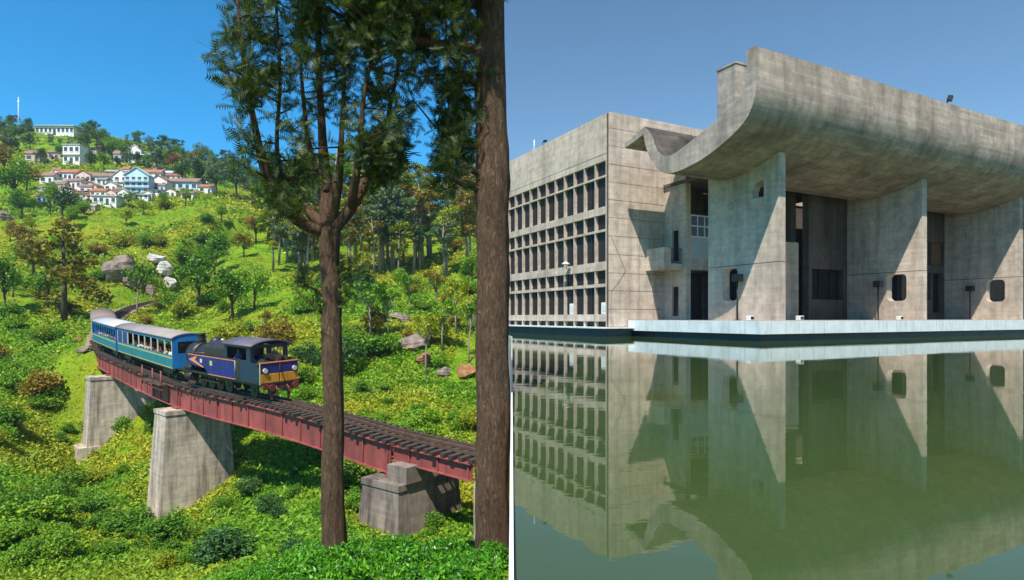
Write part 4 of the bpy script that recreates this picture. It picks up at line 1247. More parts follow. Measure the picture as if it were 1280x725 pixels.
plant_px('slim_tree', 586, 455, 84, 'slim', 'leaf_mid', 'slim tree with pale trunk at the reddish earth bank', wide=0.8, bark='bark_pale')
plant_px('slim_tree', 545, 395, 58, 'slim', 'leaf_olive', 'slim olive tree below the eucalyptus forest', wide=1.0, bark='bark_pale')
plant_px('slim_tree', 512, 392, 52, 'slim', 'leaf_mid', 'slim green tree uphill of the broad slanting boulder', wide=1.0, bark='bark_pale')
plant_px('broadleaf_tree', 590, 352, 40, 'broadleaf', 'leaf_bright', 'bright round tree at the foot of the forest by the thick trunk', wide=1.1)
# village trees
for px, py, hp, lf, lb in ((18, 258, 62, 'leaf_mid', 'broad green tree at the village edge above the grassy shoulder'), (62, 268, 44, 'leaf_bright', 'bright round tree below the first row of houses'),
                           (33, 240, 40, 'leaf_olive', 'olive tree beside the ochre house'), (78, 278, 48, 'leaf_dark', 'dark tree in front of the lowest white houses'),
                           (113, 213, 26, 'leaf_dark', 'dark tree between the two storey white house and the gabled house'), (130, 214, 24, 'leaf_mid', 'mid green tree beside the gabled white house'),
                           (141, 200, 28, 'leaf_bright', 'pale green tree behind the gabled white house'), (50, 205, 22, 'leaf_dark', 'dark tree on the crest above the ochre house'),
                           (75, 200, 22, 'leaf_mid', 'green tree on the crest above the village'), (160, 262, 22, 'leaf_mid', 'low green tree at the foot of the light blue house'),
                           (228, 232, 34, 'leaf_dark', 'dark tree behind the light blue shed'), (247, 238, 44, 'leaf_dark', 'tall dark tree at the end of the village'),
                           (270, 245, 46, 'leaf_grey', 'grey green tree past the end of the village'), (295, 250, 50, 'leaf_dark', 'dark tree on the ridge past the village'),
                           (215, 215, 26, 'leaf_rust', 'rusty leaved tree above the village'), (240, 212, 26, 'leaf_olive', 'olive tree above the end of the village'),
                           (315, 258, 44, 'leaf_grey', 'grey green tree on the ridge beside the forked tree'), (5, 225, 50, 'leaf_olive', 'olive tree uphill of the broad green village tree'),
                           (100, 262, 20, 'leaf_mid', 'small green tree among the lower white houses'), (180, 270, 22, 'leaf_yellow', 'yellow green tree below the light blue house'),
                           (205, 262, 24, 'leaf_mid', 'round green tree below the light blue shed'), (232, 258, 22, 'leaf_mid', 'green tree below the last house of the village')):
    plant_px('broadleaf_tree', px, py, hp, 'broadleaf', lf, lb, 'tree', None, 1.05)
# trees along the skyline and the eucalyptus forest
for i in range(215):
    px = prand.uniform(-10, 330)
    if 38 < px < 98 and i % 3: continue
    sky_y = np.interp(px, [0, 100, 200, 300, 340], [160, 166, 188, 208, 216])
    plant_px('skyline_tree', px, sky_y + (prand.uniform(1, 14) if i < 70 else prand.uniform(8, 34)) + (14 if 38 < px < 98 else 0), prand.uniform(12, 24) * (0.6 if 38 < px < 98 else 1), prand.choice(('eucalyptus', 'slim', 'broadleaf')), ('leaf_grey', 'leaf_dark', 'leaf_mid')[i % 3],
             ('small grey green tree on the far skyline ridge', 'small dark tree on the far skyline ridge', 'small green tree on the far skyline ridge')[i % 3], 'tree', 'trees on the far ridge', 1.25, 'bark_pale')
for i in range(130):
    px = prand.uniform(332, 624)
    py = prand.uniform(262, 350) if i > 24 else prand.uniform(255, 285)
    p = hit(px, py)
    if p is None: continue
    hp = prand.uniform(62, 110) if py > 290 else prand.uniform(42, 78)
    plant('eucalyptus_tree', p, hp / FPX * p.y, 'eucalyptus', ('leaf_grey', 'leaf_olive', 'leaf_mid', 'leaf_grey', 'leaf_yellow')[i % 5], '%s eucalyptus with a pale trunk in the forest on the hillside' % ('grey leaved', 'olive leaved', 'green leaved', 'grey leaved', 'yellow green')[i % 5], 'tree', 'eucalyptus forest', prand.uniform(1.1, 1.6), 'bark_pale')
plant_px('eucalyptus_tree', 489, 338, 118, 'eucalyptus', 'leaf_grey', 'tallest eucalyptus with a straight white trunk at the forest edge', wide=0.9, bark='bark_pale')

for i in range(20):
    px, py = prand.uniform(-10, 400), prand.uniform(268, 372)
    if 125 < px < 225 and py > 300: continue
    lf, ln = (('leaf_mid', 'mid green'), ('leaf_bright', 'bright green'), ('leaf_olive', 'olive'), ('leaf_yellow', 'yellow green'))[i % 4]
    plant_px('hillside_tree', px, py, prand.uniform(20, 40), 'broadleaf', lf, 'bushy %s tree on the open slope between the village and the railway' % ln, 'tree', 'bushy trees on the open slope', 1.2)

# shrubs ----------------------------------------------------------
def track_clear(x, y, top, r=3.2):
    d2 = (_rp[:, 0] - x) ** 2 + (_rp[:, 1] - y) ** 2
    i = int(np.argmin(d2))
    return d2[i] > r * r or top < _rp[i, 2] - 1.6

nsh = 0
LAB = {'leaf_mid': 'mid green', 'leaf_bright': 'bright green', 'leaf_dark': 'dark green', 'leaf_olive': 'brownish olive', 'leaf_yellow': 'yellow green'}
while nsh < 250:
    px = prand.uniform(-70, 600)
    py = prand.uniform(262, 715)
    p = hit(px, py)
    if p is None or p.y > 330: continue
    if p.y < 17: continue
    near = p.y < 62
    h = prand.uniform(0.7, 1.9) if p.y < 34 else prand.uniform(0.9, 2.6) if near else prand.uniform(1.2, 3.4) * (1 + p.y / 260)
    if p.y < 30 and px > 330: h *= 0.6
    if not track_clear(p.x, p.y, p.z + h, 3.5 + h * 0.6): continue
    # keep the line of sight to the train open
    if p.y < 58 and 100 < px < 380 and HOR - (p.z + h - CAM_Z) * FPX / p.y < 560: continue
    # keep the village and the rocks clear
    if 40 < px < 240 and 195 < py < 262: continue
    if 128 < px < 222 and 312 < py < 385: continue
    if 95 < px < 310 and 545 < py < 660 and h > 1.0 and prand.random() < 0.8: continue
    if 470 < px < 600 and 385 < py < 480 and prand.random() < 0.6: continue
    lf = prand.choice(('leaf_mid', 'leaf_mid', 'leaf_bright', 'leaf_bright', 'leaf_yellow', 'leaf_olive', 'leaf_dark'))
    if not near and grassy([p.x], [p.y])[0] > (0.25 if p.y < 100 else 0.7): continue
    if near: lf = prand.choice(('leaf_mid', 'leaf_mid', 'leaf_bright', 'leaf_bright', 'leaf_mid', 'leaf_yellow'))
    if near and 260 < px < 410 and py > 590: lf = prand.choice(('leaf_dark', 'leaf_dark', 'leaf_mid'))  # dark shrubs here, their leaf colour also standing in for the valley shadow
    zone = 'in the valley below the bridge' if near else 'on the slope just behind the bridge' if p.y < 105 else 'on the open slope below the village' if p.y < 190 else 'high on the slope'
    plant('shrub', p - Vector((0, 0, 0.08)), h, 'shrub', lf, '%s%s leafy shrub %s' % ('low ' if h < 1.2 else 'tall ' if h > 2.6 else '', LAB[lf], zone), 'shrub', 'shrubs on the hillside', prand.uniform(0.9, 1.3), 'bark_mid', 3)
    nsh += 1

# low ground cover, too many to count ------------------------------
def cover(name, n, k0, k1, d0, d1, s0, s1, label, mat, per=5, filt=None, hgt=0.7):
    r = np.random.default_rng(hash(name) % 1000 if False else len(name) + n)
    k = r.uniform(k0, k1, n); d = np.exp(r.uniform(math.log(d0), math.log(d1), n))
    x, y = k * d, d
    ex = np.interp(y, [0, 36, 58, 75], [0.0, 0.0, -2.2, -2.9])
    ok = x < ex - 0.3
    dd = ((x[:, None] - _rp[None, ::3, 0]) ** 2 + (y[:, None] - _rp[None, ::3, 1]) ** 2)
    j = dd.argmin(1)
    z = ground(x, y)
    ok &= (dd[np.arange(n), j] > 5.0) | (z < _rp[::3][j, 2] - 1.8)
    x, y, z = x[ok], y[ok], z[ok]
    m = len(x)
    s = (s0 + (s1 - s0) * (y - d0) / (d1 - d0)) * r.uniform(0.6, 1.4, m)
    gr = grassy(x, y)
    s = s * np.where((gr > 0.2) & (y > 60), 0.5, 1.0)
    P = np.repeat(np.stack([x, y, z], 1), per, 0)
    S = np.repeat(s, per)
    off = r.normal(size=(m * per, 3)) * S[:, None] * np.array([0.55, 0.55, 0.25])
    P = P + off; P[:, 2] += S * hgt * 0.45
    ax = unit(r.normal(size=(m * per, 3)) * np.array([0.7, 0.7, 0.3]) + np.array([0, 0, 0.55]))
    V, F = leaf_quads(P, S, r, 0.9, 0.22, ax)
    return meshobj(name, np_mesh(name, V, F, M[mat]), label=label, cat='ground cover', kind='stuff')
cover('ground_cover', 100000, -1.0, -0.02, 17, 420, 0.18, 1.9, 'dense green and yellow ground cover over the whole valley side', 'leaf_cover')
cover('undergrowth', 44000, -1.0, -0.02, 12, 60, 0.10, 0.25, 'leafy undergrowth on the valley floor below the bridge', 'leaf_cover')

# tea bushes in the foreground -------------------------------------
tea = []
for sd in range(3):
    r = np.random.default_rng(70 + sd)
    C = [(r.uniform(-.3, .3), r.uniform(-.3, .3), r.uniform(0.12, 0.3)) for _ in range(14)]
    P = blob_points(C, [r.uniform(0.12, 0.24) for _ in C], 2300, r, 0.3, 0.6)
    ax = unit(r.normal(size=(2300, 3)) * 0.6 + np.array([0, 0, 0.7]))
    V, F = leaf_quads(P, r.uniform(0.045, 0.095, 2300), r, 0.4, 0.2, ax)
    st = MB()
    for c in C: st.tube([(c[0] * 0.2, c[1] * 0.2, -0.12), c], [0.02, 0.006], 5)
    tea.append((st.mesh('stems', M['bark_mid']), np_mesh('foliage', V, F, M['leaf_tea'])))
def tea_bush(x, y, sc, lab):
    o = empty('tea_bush', lab, 'tea bush', (x, y, gz(x, y) - 0.03), prand.uniform(0, 6.28), 'tea bushes in the foreground')
    o.scale = (sc, sc, sc * prand.uniform(0.8, 1.05))
    s_, f_ = prand.choice(tea)
    meshobj('stems', s_, o); meshobj('foliage', f_, o)
for d in (4.3, 4.9, 5.6, 6.3, 7.1, 8.0, 9.3, 10.6, 12.0, 13.5, 15.2):
    xl = -0.58 * d if d > 8 else -0.45 * d
    x = -0.42 - prand.uniform(0, 0.08)
    while x > max(xl, -0.50 * d):
        if not ((abs(x + 0.28) < 0.42 or abs(x + 2.68) < 0.3) and 8.3 < d < 9.6):
            yy = d + prand.uniform(-.25, .25)
            tea_bush(x, yy, prand.uniform(0.78, 1.02), 'glossy green tea bush in the front rows beside the pool' if d < 7 else 'glossy green tea bush around the feet of the two tall trees')
        x -= prand.uniform(0.6, 0.8)

# ================================================================ the two tall silver oaks in front
DT = 9.0
def at(px, py, dz=0.0):
    d = DT + dz
    return Vector(((px - 640) / FPX * d, d, CAM_Z + (HOR - py) / FPX * d))

fr_v, fr_f = [], []
for i in range(7):
    x = 0.12 + 0.13 * i
    w = 0.34 * math.sin(0.5 + 2.2 * i / 7)
    for sg in (-1, 1):
        b = len(fr_v)
        fr_v += [(x, 0, -0.12 * x * x), (x + 0.10, 0.0, -0.12 * x * x), (x + 0.18, sg * w, -0.12 * x * x - 0.05)]
        fr_f.append((b, b + 1, b + 2))
b = len(fr_v)
fr_v += [(0.0, -0.012, 0), (0.0, 0.012, 0), (1.1, 0, -0.15)]
fr_f.append((b, b + 1, b + 2))
fr_v = np.array(fr_v); fr_f = np.array(fr_f)

def fronds(P, D, S, rng):
    """fern-like leaves at P pointing along D"""
    N = len(P)
    D = unit(D)
    a = rng.normal(size=(N, 3)); a = unit(a - D * np.sum(a * D, 1, keepdims=True)); c = np.cross(D, a)
    Rm = np.stack([D, a, c], 2)
    V = np.einsum('nij,mj->nmi', Rm, fr_v) * S[:, None, None] + P[:, None, :]
    m = len(fr_v)
    F = (fr_f[None] + (np.arange(N) * m)[:, None, None]).reshape(-1, 3)
    return V.reshape(-1, 3), F

def tall_tree(label, trunk, limbs, regions, seed, sprouts=()):
    rng = np.random.default_rng(seed)
    pts = [at(*p[:2], p[3] if len(p) > 3 else 0.0) for p in trunk]
    rad = [p[2] / FPX * DT for p in trunk]
    base = pts[0].copy()
    tree = empty('silver_oak_tree', label, 'tree', base)
    cp = catmull([tuple(p) + (r,) for p, r in zip(pts, rad)], 10)
    ph = rng.uniform(0, 6, 8)
    def wob(i, j):  # ridges and swellings
        a = 2 * math.pi * j / 40
        return 0.035 * math.sin(9 * a + ph[0] + 1.3 * math.sin(i * 0.21 + ph[1])) + 0.025 * math.sin(17 * a + 0.4 * i + ph[2]) + 0.03 * math.sin(2 * a + i * 0.11 + ph[3]) + 0.02 * math.sin(0.9 * i + 3 * a)
    tb = MB().tube([Vector(c[:3]) - base for c in cp], [c[3] for c in cp], 40, True, wob)
    part('trunk', tb, M['bark_oak'], tree)
    samples = [(Vector(c[:3]), c[3]) for c in cp[len(cp) // 2:]]
    for L in limbs:
        lm = MB()
        lp = catmull([tuple(at(x, y, dz)) + (r / FPX * DT * (1.0 if y > 180 or label.endswith('wall') else 0.7),) for x, y, dz, r in L], 6)
        lm.tube([Vector(c[:3]) - base for c in lp], [max(0.008, c[3]) for c in lp], 12, True, lambda i, j: 0.07 * math.sin(3 * j + i * 0.7))
        samples += [(Vector(c[:3]), c[3]) for c in lp]
        part('limb', lm, M['bark_oak'], tree)
    SP = np.array([tuple(s_[0]) for s_ in samples])
    # foliage clusters, each on a twig from the nearest limb below it
    cl = []
    for (poly, n, dz0, dz1) in regions:
        ys = np.array([p[0] for p in poly]); x0 = np.array([p[1] for p in poly]); x1 = np.array([p[2] for p in poly])
        wts = np.array([p[3] if len(p) > 3 else 1.0 for p in poly])
        k = 0
        while k < n:
            y = rng.uniform(ys.min(), ys.max())
            if rng.uniform() > np.interp(y, ys, wts): continue
            a, b_ = np.interp(y, ys, x0), np.interp(y, ys, x1)
            x = rng.uniform(a, b_)
            cl.append(np.array(at(x, y, rng.uniform(dz0, dz1))))
            k += 1
    tw = MB()
    P, D, S = [], [], []
    for c in cl:
        cost = np.linalg.norm(SP - c, axis=1) + np.maximum(0, SP[:, 2] - c[2] + 0.1) * 2.0
        a = SP[int(np.argmin(cost))]
        mid = (a + c) / 2 + rng.normal(size=3) * 0.08 + np.array([0, 0, -0.06])
        tw.tube([Vector(a) - base, Vector(mid) - base, Vector(c) - base], [0.016, 0.010, 0.004], 5, False)
        od = unit(c - a)
        m = int(rng.integers(16, 30))
        f = rng.uniform(0.35, 1.05, m)
        seg = np.where(f[:, None] < 0.5, a + (mid - a) * f[:, None] * 2, mid + (c - mid) * (f[:, None] - 0.5) * 2)
        P.append(seg + rng.normal(size=(m, 3)) * 0.07)
        dv = unit(rng.normal(size=(m, 3))) + od * 0.5 + np.array([0, 0, 0.15])
        D.append(dv); S.append(rng.uniform(0.13, 0.27, m))
    for (sx, sy, sw, n) in sprouts:
        for i in range(n):
            c = np.array(at(sx + rng.normal() * sw, sy + rng.normal() * sw, rng.uniform(-.15, .1)))
            P.append(c[None]); D.append(rng.normal(size=(1, 3)) + np.array([[0, 0, 0.4]])); S.append(rng.uniform(0.1, 0.2, 1))
        tk = min(pts, key=lambda q: abs(q.z - at(sx, sy).z))
        a = Vector((np.interp(at(sx, sy).z, [p.z for p in pts], [p.x for p in pts]), pts[0].y, at(sx, sy + 25).z))
        tw.tube([a - base, at(sx, sy + 4) - base], [0.03, 0.01], 6, False)
    part('twigs', tw, M['bark_oak'], tree, kind='stuff')
    P = np.concatenate(P); D = np.concatenate(D); S = np.concatenate(S)
    V, F = fronds(P - np.array(base), D, S, rng)
    # every leaf stays on the valley side of the pool wall
    meshobj('crown', np_mesh('crown', V, F, M['leaf_oak']), tree)
    return tree

tall_tree('tall silver oak with a slender trunk forking into a dark feathery crown',
    [(420, 712, 18), (418, 682, 15), (415.5, 600, 13.2), (417, 520, 12.4), (414.5, 430, 12.4), (415, 370, 11.4), (411.5, 320, 11.6), (412, 285, 13)],
    [[(411, 290, 0, 8), (388, 284, -.1, 7), (362, 268, -.2, 6), (340, 235, -.3, 5.5), (325, 190, -.35, 5), (312, 120, -.4, 4), (300, 40, -.4, 3), (292, -80, -.4, 2)],
     [(411, 285, 0, 8), (382, 262, .2, 6), (355, 235, .3, 5), (346, 180, .5, 4), (350, 100, .6, 3.4), (345, 0, .6, 2.6), (340, -140, .6, 1.5)],
     [(412, 290, 0, 11), (406, 220, .1, 8), (402, 150, .1, 6.5), (398, 70, .1, 5.5), (400, -60, 0, 4.5), (400, -220, 0, 3), (400, -420, 0, 1)],
     [(413, 285, 0, 8), (424, 215, -.2, 5), (428, 150, -.3, 4), (432, 60, -.4, 3.4), (440, -60, -.4, 2.6), (440, -240, -.4, 1.2)],
     [(415, 288, 0, 9), (440, 258, 0, 7), (462, 215, .1, 5.5), (478, 180, .2, 4.5), (488, 130, .3, 4), (500, 60, .3, 3), (505, -60, .3, 2)],
     [(438, 262, 0, 6), (448, 200, -.4, 4), (455, 120, -.5, 3.4), (470, 40, -.6, 2.6), (480, -80, -.6, 1.6)],
     [(408, 240, 0, 5), (388, 190, .3, 4), (378, 110, .4, 3.2), (372, 20, .4, 2.2)]],
    [([(-420, 350, 470, .8), (-100, 290, 520, .9), (0, 285, 540, 1), (40, 272, 545, 1), (80, 270, 545, 1), (130, 276, 536, .75), (165, 290, 525, .6), (200, 312, 508, .38), (225, 322, 372, .35), (262, 328, 366, .25)], 430, -1.3, 1.3),
     ([(165, 455, 530, 1), (200, 465, 510, .8), (225, 470, 500, .5)], 26, -.6, .6),
     ([(-420, 350, 490, 1), (-20, 300, 520, 1)], 260, -1.6, 1.0)],
    31, [(380, 350, 7, 60), (440, 338, 8, 90), (432, 372, 5, 40), (395, 380, 5, 30)])
tall_tree('tall silver oak with a thick reddish brown trunk standing against the pool wall',
    [(617, 716, 26), (616.5, 690, 22.4), (615, 600, 20.4), (617, 520, 20.6), (615, 430, 20.2), (616.5, 340, 20.6), (615, 270, 20.2), (616, 220, 20.6), (614, 150, 18.5), (612.5, 0, 16.5), (612, -150, 14), (611, -320, 11), (610, -520, 5)],
    [[(606, 64, 0, 7), (575, 58, -.1, 6), (540, 54, -.3, 5.2), (500, 46, -.5, 4.5), (470, 36, -.6, 4), (448, 12, -.7, 3), (428, -40, -.8, 2)],
     [(606, 6, 0, 6), (578, 6, .1, 5.5), (548, 18, .2, 5), (512, 14, .3, 4), (478, -10, .3, 2.6)],
     [(604, 218, 0, 6), (590, 212, -.15, 4.5), (577, 203, -.2, 3), (574, 192, -.2, 1.5)],
     [(604, 240, 0, 7), (590, 232, -.15, 5), (572, 226, -.3, 3.6), (566, 220, -.3, 2)],
     [(604, 110, 0, 4), (585, 100, .2, 3), (565, 70, .4, 2), (548, 60, .5, 1)],
     [(604, 190, 0, 4), (580, 175, .3, 2.6), (560, 165, .4, 1.6), (545, 160, .4, 1)],
     [(606, -120, 0, 6), (570, -150, 0, 5), (520, -200, 0, 3), (480, -260, 0, 1.5)]],
    [([(-40, 425, 590, 1), (20, 440, 592, 1), (55, 465, 590, .8), (75, 480, 560, .35)], 90, -.8, .7),
     ([(75, 545, 590, .8), (120, 545, 590, .8), (200, 540, 585, .8), (240, 548, 570, .3)], 46, -.4, .6),
     ([(-480, 480, 600, 1), (-60, 450, 592, 1)], 300, -1.6, .8)],
    32)
# ================================================================ the village on the hillside
WALL = {'white': (0.74, 0.72, 0.70), 'blue': (0.42, 0.62, 0.74), 'tan': (0.50, 0.37, 0.26), 'pink': (0.66, 0.50, 0.46), 'grey': (0.46, 0.44, 0.42), 'teal': (0.18, 0.45, 0.48)}
ROOF = {'rust': (0.30, 0.12, 0.065), 'brown': (0.20, 0.13, 0.10), 'greyr': (0.30, 0.28, 0.28), 'red': (0.42, 0.06, 0.05), 'paleb': (0.36, 0.44, 0.50), 'flat': (0.5, 0.48, 0.45)}
for k_, v_ in WALL.items(): M['w_' + k_] = m_paint('wall_' + k_, v_, 0.8, 0.1, 0.5, 0, 0, [c * 0.6 for c in v_])
for k_, v_ in ROOF.items(): M['r_' + k_] = m_paint('roof_' + k_, v_, 0.8, 0.25, 0.5)
M['shutter'] = m_paint('shutter', (0.05, 0.06, 0.08), 0.5, 0.3)
hr = random.Random(3)
def house(px, py, wpx, hpx, wall, roof, label, floors=1, nwin=3, rz=0.0, kind='gable'):
    p = hit(px, py)
    if p is None: return
    q = p.y / FPX
    w, h = wpx * q * 0.96, hpx * q * 1.08
    dp = w * 0.75 if wpx < 24 else w * 0.5
    hw = h * (0.68 if kind != 'flat' else 0.95)
    e = empty('house', label, 'house', (p.x, p.y + dp * 0.5, p.z), rz, 'houses of the hillside village')
    part('wall', MB().box(-w / 2, w / 2, -dp / 2, dp / 2, -3.0, hw), 'w_' + wall, e)
    ov = w * 0.05
    if kind == 'gable':         # ridge along X
        pl = [(-dp / 2 - ov, hw - 0.1), (0, h), (dp / 2 + ov, hw - 0.1), (dp / 2 + ov, hw + 0.12), (0, h + 0.22), (-dp / 2 - ov, hw + 0.12)]
        part('roof', MB().prism(pl, Z, -w / 2 - ov, w / 2 + ov), 'r_' + roof, e)
        part('gable', MB().prism([(-dp / 2, hw - 0.01), (dp / 2, hw - 0.01), (0, h - 0.05)], Z, -w / 2 + 0.01, w / 2 - 0.01), 'w_' + wall, e)
    elif kind == 'front':       # gable end to the valley
        pl = [(-w / 2 - ov, hw - 0.1), (0, h), (w / 2 + ov, hw - 0.1), (w / 2 + ov, hw + 0.12), (0, h + 0.22), (-w / 2 - ov, hw + 0.12)]
        part('roof', MB().prism(pl, Y, -dp / 2 - ov, dp / 2 + ov), 'r_' + roof, e)
        part('gable', MB().prism([(-w / 2, hw - 0.01), (w / 2, hw - 0.01), (0, h - 0.05)], Y, -dp / 2 + 0.01, dp / 2 - 0.01), 'w_' + wall, e)
    elif kind == 'shed':
        pl = [(-dp / 2 - ov * 2, hw * 0.92), (dp / 2 + ov, h), (dp / 2 + ov, h + 0.15), (-dp / 2 - ov * 2, hw * 0.92 + 0.15)]
        part('roof', MB().prism(pl, Z, -w / 2 - ov, w / 2 + ov), 'r_' + roof, e)
        part('gable', MB().prism([(-dp / 2, hw - 0.3), (dp / 2, hw - 0.3), (dp / 2, h - 0.05)], Z, -w / 2 + 0.01, w / 2 - 0.01), 'w_' + wall, e)
    else:
        part('roof', MB().box(-w / 2 - ov, w / 2 + ov, -dp / 2 - ov, dp / 2 + ov, hw, hw + 0.3), 'r_' + roof, e)
    fh = hw / floors
    for fl_ in range(floors):
        for i in range(nwin):
            x = -w / 2 + w * (i + 0.5) / nwin
            if fl_ == 0 and i == nwin // 2:
                part('door', MB().box(x - fh * 0.16, x + fh * 0.16, -dp / 2 - 0.06, -dp / 2 + 0.02, 0.05, fh * 0.72), 'shutter', e)
            else:
                wd = min(w / nwin * 0.3, fh * 0.28)
                part('window', MB().box(x - wd, x + wd, -dp / 2 - 0.05, -dp / 2 + 0.02, fl_ * fh + fh * 0.35, fl_ * fh + fh * 0.78), 'shutter', e)
                part('sill', MB().box(x - wd * 1.15, x + wd * 1.15, -dp / 2 - 0.16, -dp / 2, fl_ * fh + fh * 0.28, fl_ * fh + fh * 0.34), 'w_white', e)
        if fl_ > 0:
            part('awning', MB().box(-w / 2 - ov, w / 2 + ov, -dp / 2 - w * 0.08, -dp / 2 + 0.01, fl_ * fh - 0.12, fl_ * fh + 0.06), 'r_' + roof, e)
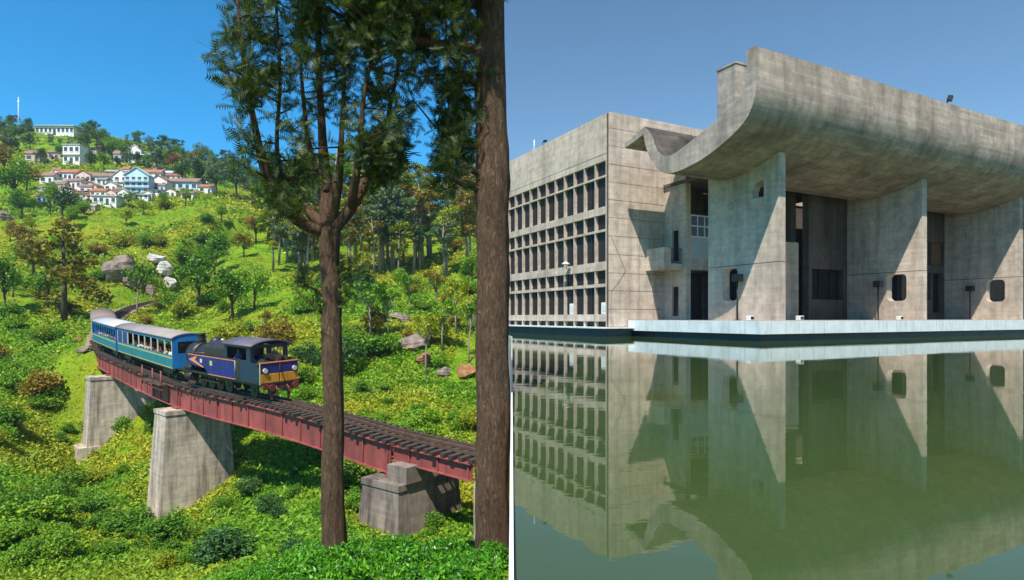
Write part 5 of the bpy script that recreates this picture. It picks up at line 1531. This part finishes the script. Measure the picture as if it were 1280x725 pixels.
HS = [
 (40, 203, 18, 15, 'tan', 'brown', 'ochre house with a brown roof at the head of the village', 1, 2, .1, 'gable'),
 (70, 202, 22, 14, 'tan', 'brown', 'low ochre house with brown roof beside the two storey white house', 1, 3, .05, 'gable'),
 (89, 208, 22, 24, 'white', 'flat', 'two storey white house with flat roof above the village', 2, 3, .0, 'flat'),
 (108, 192, 26, 9, 'pink', 'greyr', 'low pinkish house with grey roof behind the two storey white house', 1, 3, 0, 'shed'),
 (128, 190, 12, 9, 'pink', 'red', 'small house with a bright red roof on the upper terrace', 1, 2, 0, 'gable'),
 (148, 203, 14, 14, 'grey', 'brown', 'grey stone house between the dark tree and the gabled house', 1, 2, .2, 'gable'),
 (167, 203, 16, 20, 'white', 'flat', 'tall white house with its gable to the valley on the upper terrace', 1, 2, .15, 'front'),
 (179, 206, 18, 15, 'white', 'paleb', 'white house with large dark windows joined to the gabled one', 1, 3, .1, 'shed'),
 (192, 206, 13, 13, 'white', 'greyr', 'small white house with grey roof at the end of the upper terrace', 1, 2, .1, 'front'),
 (58, 232, 18, 14, 'white', 'brown', 'white house with brown roof at the near edge of the main row', 1, 2, 0, 'gable'),
 (56, 249, 15, 12, 'tan', 'greyr', 'small ochre house at the lower edge of the village', 1, 2, .1, 'gable'),
 (84, 228, 22, 15, 'white', 'rust', 'long white house with rust red roof in the main row', 1, 4, .05, 'gable'),
 (92, 237, 20, 13, 'white', 'brown', 'white house with brown roof under the rust roofed house', 1, 3, -.05, 'gable'),
 (103, 230, 18, 15, 'pink', 'rust', 'pinkish house with rust red hipped roof in the main row', 1, 3, .1, 'front'),
 (112, 244, 18, 14, 'pink', 'brown', 'pinkish gabled house in the middle of the lower row', 1, 2, 0, 'front'),
 (127, 230, 28, 13, 'white', 'brown', 'wide white house with low brown roof in the main row', 1, 4, .05, 'gable'),
 (122, 248, 20, 12, 'white', 'rust', 'white house with rust roof below the wide white house', 1, 3, 0, 'gable'),
 (98, 248, 14, 9, 'teal', 'brown', 'small teal house in the lowest row', 1, 2, 0, 'shed'),
 (138, 239, 16, 11, 'white', 'greyr', 'white house with grey roof beside the light blue house', 1, 2, 0, 'front'),
 (130, 257, 30, 11, 'white', 'flat', 'long low white house at the bottom of the village', 1, 4, .05, 'flat'),
 (146, 256, 11, 11, 'blue', 'greyr', 'small pale blue house at the bottom of the village', 1, 2, .1, 'front'),
 (113, 266, 12, 9, 'tan', 'greyr', 'tiny ochre hut below the village', 1, 1, 0, 'gable'),
 (150, 236, 18, 22, 'white', 'greyr', 'tall white house with grey gable in the middle of the village', 2, 2, .1, 'front'),
 (170, 243, 30, 30, 'blue', 'paleb', 'three storey light blue house with awnings', 3, 4, .08, 'front'),
 (187, 226, 26, 13, 'white', 'rust', 'white house with rust roof behind the three storey blue house', 1, 3, .1, 'gable'),
 (197, 239, 22, 18, 'white', 'rust', 'white house with rust roof between the blue house and the blue shed', 1, 3, .08, 'front'),
 (192, 246, 20, 9, 'white', 'brown', 'low white house with a dark veranda below the rust roofs', 1, 3, .08, 'shed'),
 (205, 225, 18, 11, 'white', 'paleb', 'small white house with pale blue roof high in the village', 1, 2, .1, 'gable'),
 (216, 226, 20, 9, 'pink', 'rust', 'low pinkish house with rust roof above the blue shed', 1, 3, .1, 'gable'),
 (229, 239, 34, 16, 'blue', 'brown', 'long light blue shed with a dark eave at the end of the village', 1, 4, .08, 'gable'),
 (256, 243, 18, 11, 'white', 'rust', 'last small white house of the village beside the dark trees', 1, 2, .1, 'gable'),
 (66, 226, 14, 10, 'white', 'rust', 'small white house with rust roof behind the near edge of the main row', 1, 2, .1, 'gable'),
 (74, 241, 14, 11, 'pink', 'brown', 'small pinkish house with brown roof below the rust roofed white house', 1, 2, 0, 'gable'),
 (70, 236, 12, 9, 'white', 'greyr', 'tiny white shed with grey roof in the main row', 1, 1, .1, 'shed'),
 (84, 246, 13, 10, 'white', 'rust', 'tiny white house with rust roof beside the teal house', 1, 2, 0, 'front'),
 (114, 226, 14, 9, 'grey', 'brown', 'grey stone house with brown roof behind the pinkish hipped house', 1, 2, .1, 'gable'),
 (104, 240, 13, 9, 'white', 'brown', 'small white house between the two pinkish houses', 1, 2, .1, 'gable'),
 (138, 248, 13, 10, 'pink', 'rust', 'small pinkish house with rust roof beside the tall white gable', 1, 2, .05, 'front'),
 (158, 250, 15, 9, 'white', 'brown', 'low white house with brown roof under the tall white gable', 1, 3, 0, 'shed'),
 (176, 251, 18, 8, 'white', 'paleb', 'low white house with pale blue roof at the foot of the blue house', 1, 3, .05, 'shed'),
 (140, 222, 18, 9, 'tan', 'greyr', 'ochre house with grey roof behind the wide white house', 1, 3, .1, 'gable'),
 (160, 218, 16, 8, 'grey', 'rust', 'grey house with rust roof under the upper terrace', 1, 2, .1, 'gable'),
 (176, 219, 16, 8, 'white', 'brown', 'white house with brown roof under the upper terrace', 1, 2, .1, 'shed'),
 (208, 234, 16, 10, 'pink', 'brown', 'pinkish house with brown roof behind the rust roofed gable', 1, 2, .1, 'gable'),
 (212, 246, 14, 9, 'white', 'rust', 'small white house with rust roof in front of the blue shed', 1, 2, .1, 'front'),
 (246, 234, 13, 9, 'tan', 'rust', 'small ochre house with rust roof past the blue shed', 1, 2, .1, 'gable'),
 (100, 257, 14, 9, 'pink', 'greyr', 'pinkish hut with grey roof left of the long low white house', 1, 2, 0, 'gable'),
 (86, 254, 12, 8, 'white', 'brown', 'tiny white hut with brown roof at the lower village edge', 1, 1, 0, 'gable'),
 (48, 226, 12, 9, 'white', 'paleb', 'tiny white hut with pale blue roof under the olive tree', 1, 1, .1, 'shed'),
]
for h_ in HS: house(*h_)
for i in range(30):
    wl_, rf_ = (('white', 'rust'), ('white', 'brown'), ('pink', 'rust'), ('blue', 'brown'), ('white', 'greyr'))[i % 5]
    wn_ = {'white': 'white', 'pink': 'pinkish', 'blue': 'pale blue'}[wl_]; rn_ = {'rust': 'rust', 'brown': 'brown', 'greyr': 'grey'}[rf_]
    house(hr.uniform(50, 262), hr.choice((221, 229, 237, 245, 252)) + hr.uniform(-3, 3), hr.uniform(9, 16), hr.uniform(8, 12), wl_, rf_,
          'small %s house with %s roof packed into the village rows' % (wn_, rn_), 1, 2, hr.uniform(-.1, .25), hr.choice(('gable', 'front', 'shed')))
house(68, 170, 50, 11, 'white', 'flat', 'long white building on the hilltop above the village', 1, 9, 0.0, 'flat')
# thin air between the hills
def m_haze():
    t = NT('haze')
    v = t.new('VolumePrincipled')
    v.inputs['Color'].default_value = (0.62, 0.78, 1.0, 1)
    v.inputs['Density'].default_value = 0.00016
    v.inputs['Anisotropy'].default_value = 0.0
    t.lk(v.outputs[0], t.out.inputs['Volume'])
    return t.m
MB().box(-1250, 1250, -1250, 1250, -17.0, 150.0).build('haze', m_haze(), kind='stuff', label='thin pale blue haze filling the whole valley', cat='haze')
p = hit(23, 166)
e = empty('radio_mast', 'thin white radio mast on the hilltop', 'mast', p)
k = p.y / FPX
part('mast', MB().tube([(0, 0, -1), (0, 0, 44 * k)], [0.28, 0.14], 6), 'white_metal', e)
part('aerial', MB().box(-0.45, 0.45, -0.15, 0.15, 38 * k, 40 * k), 'white_metal', e)
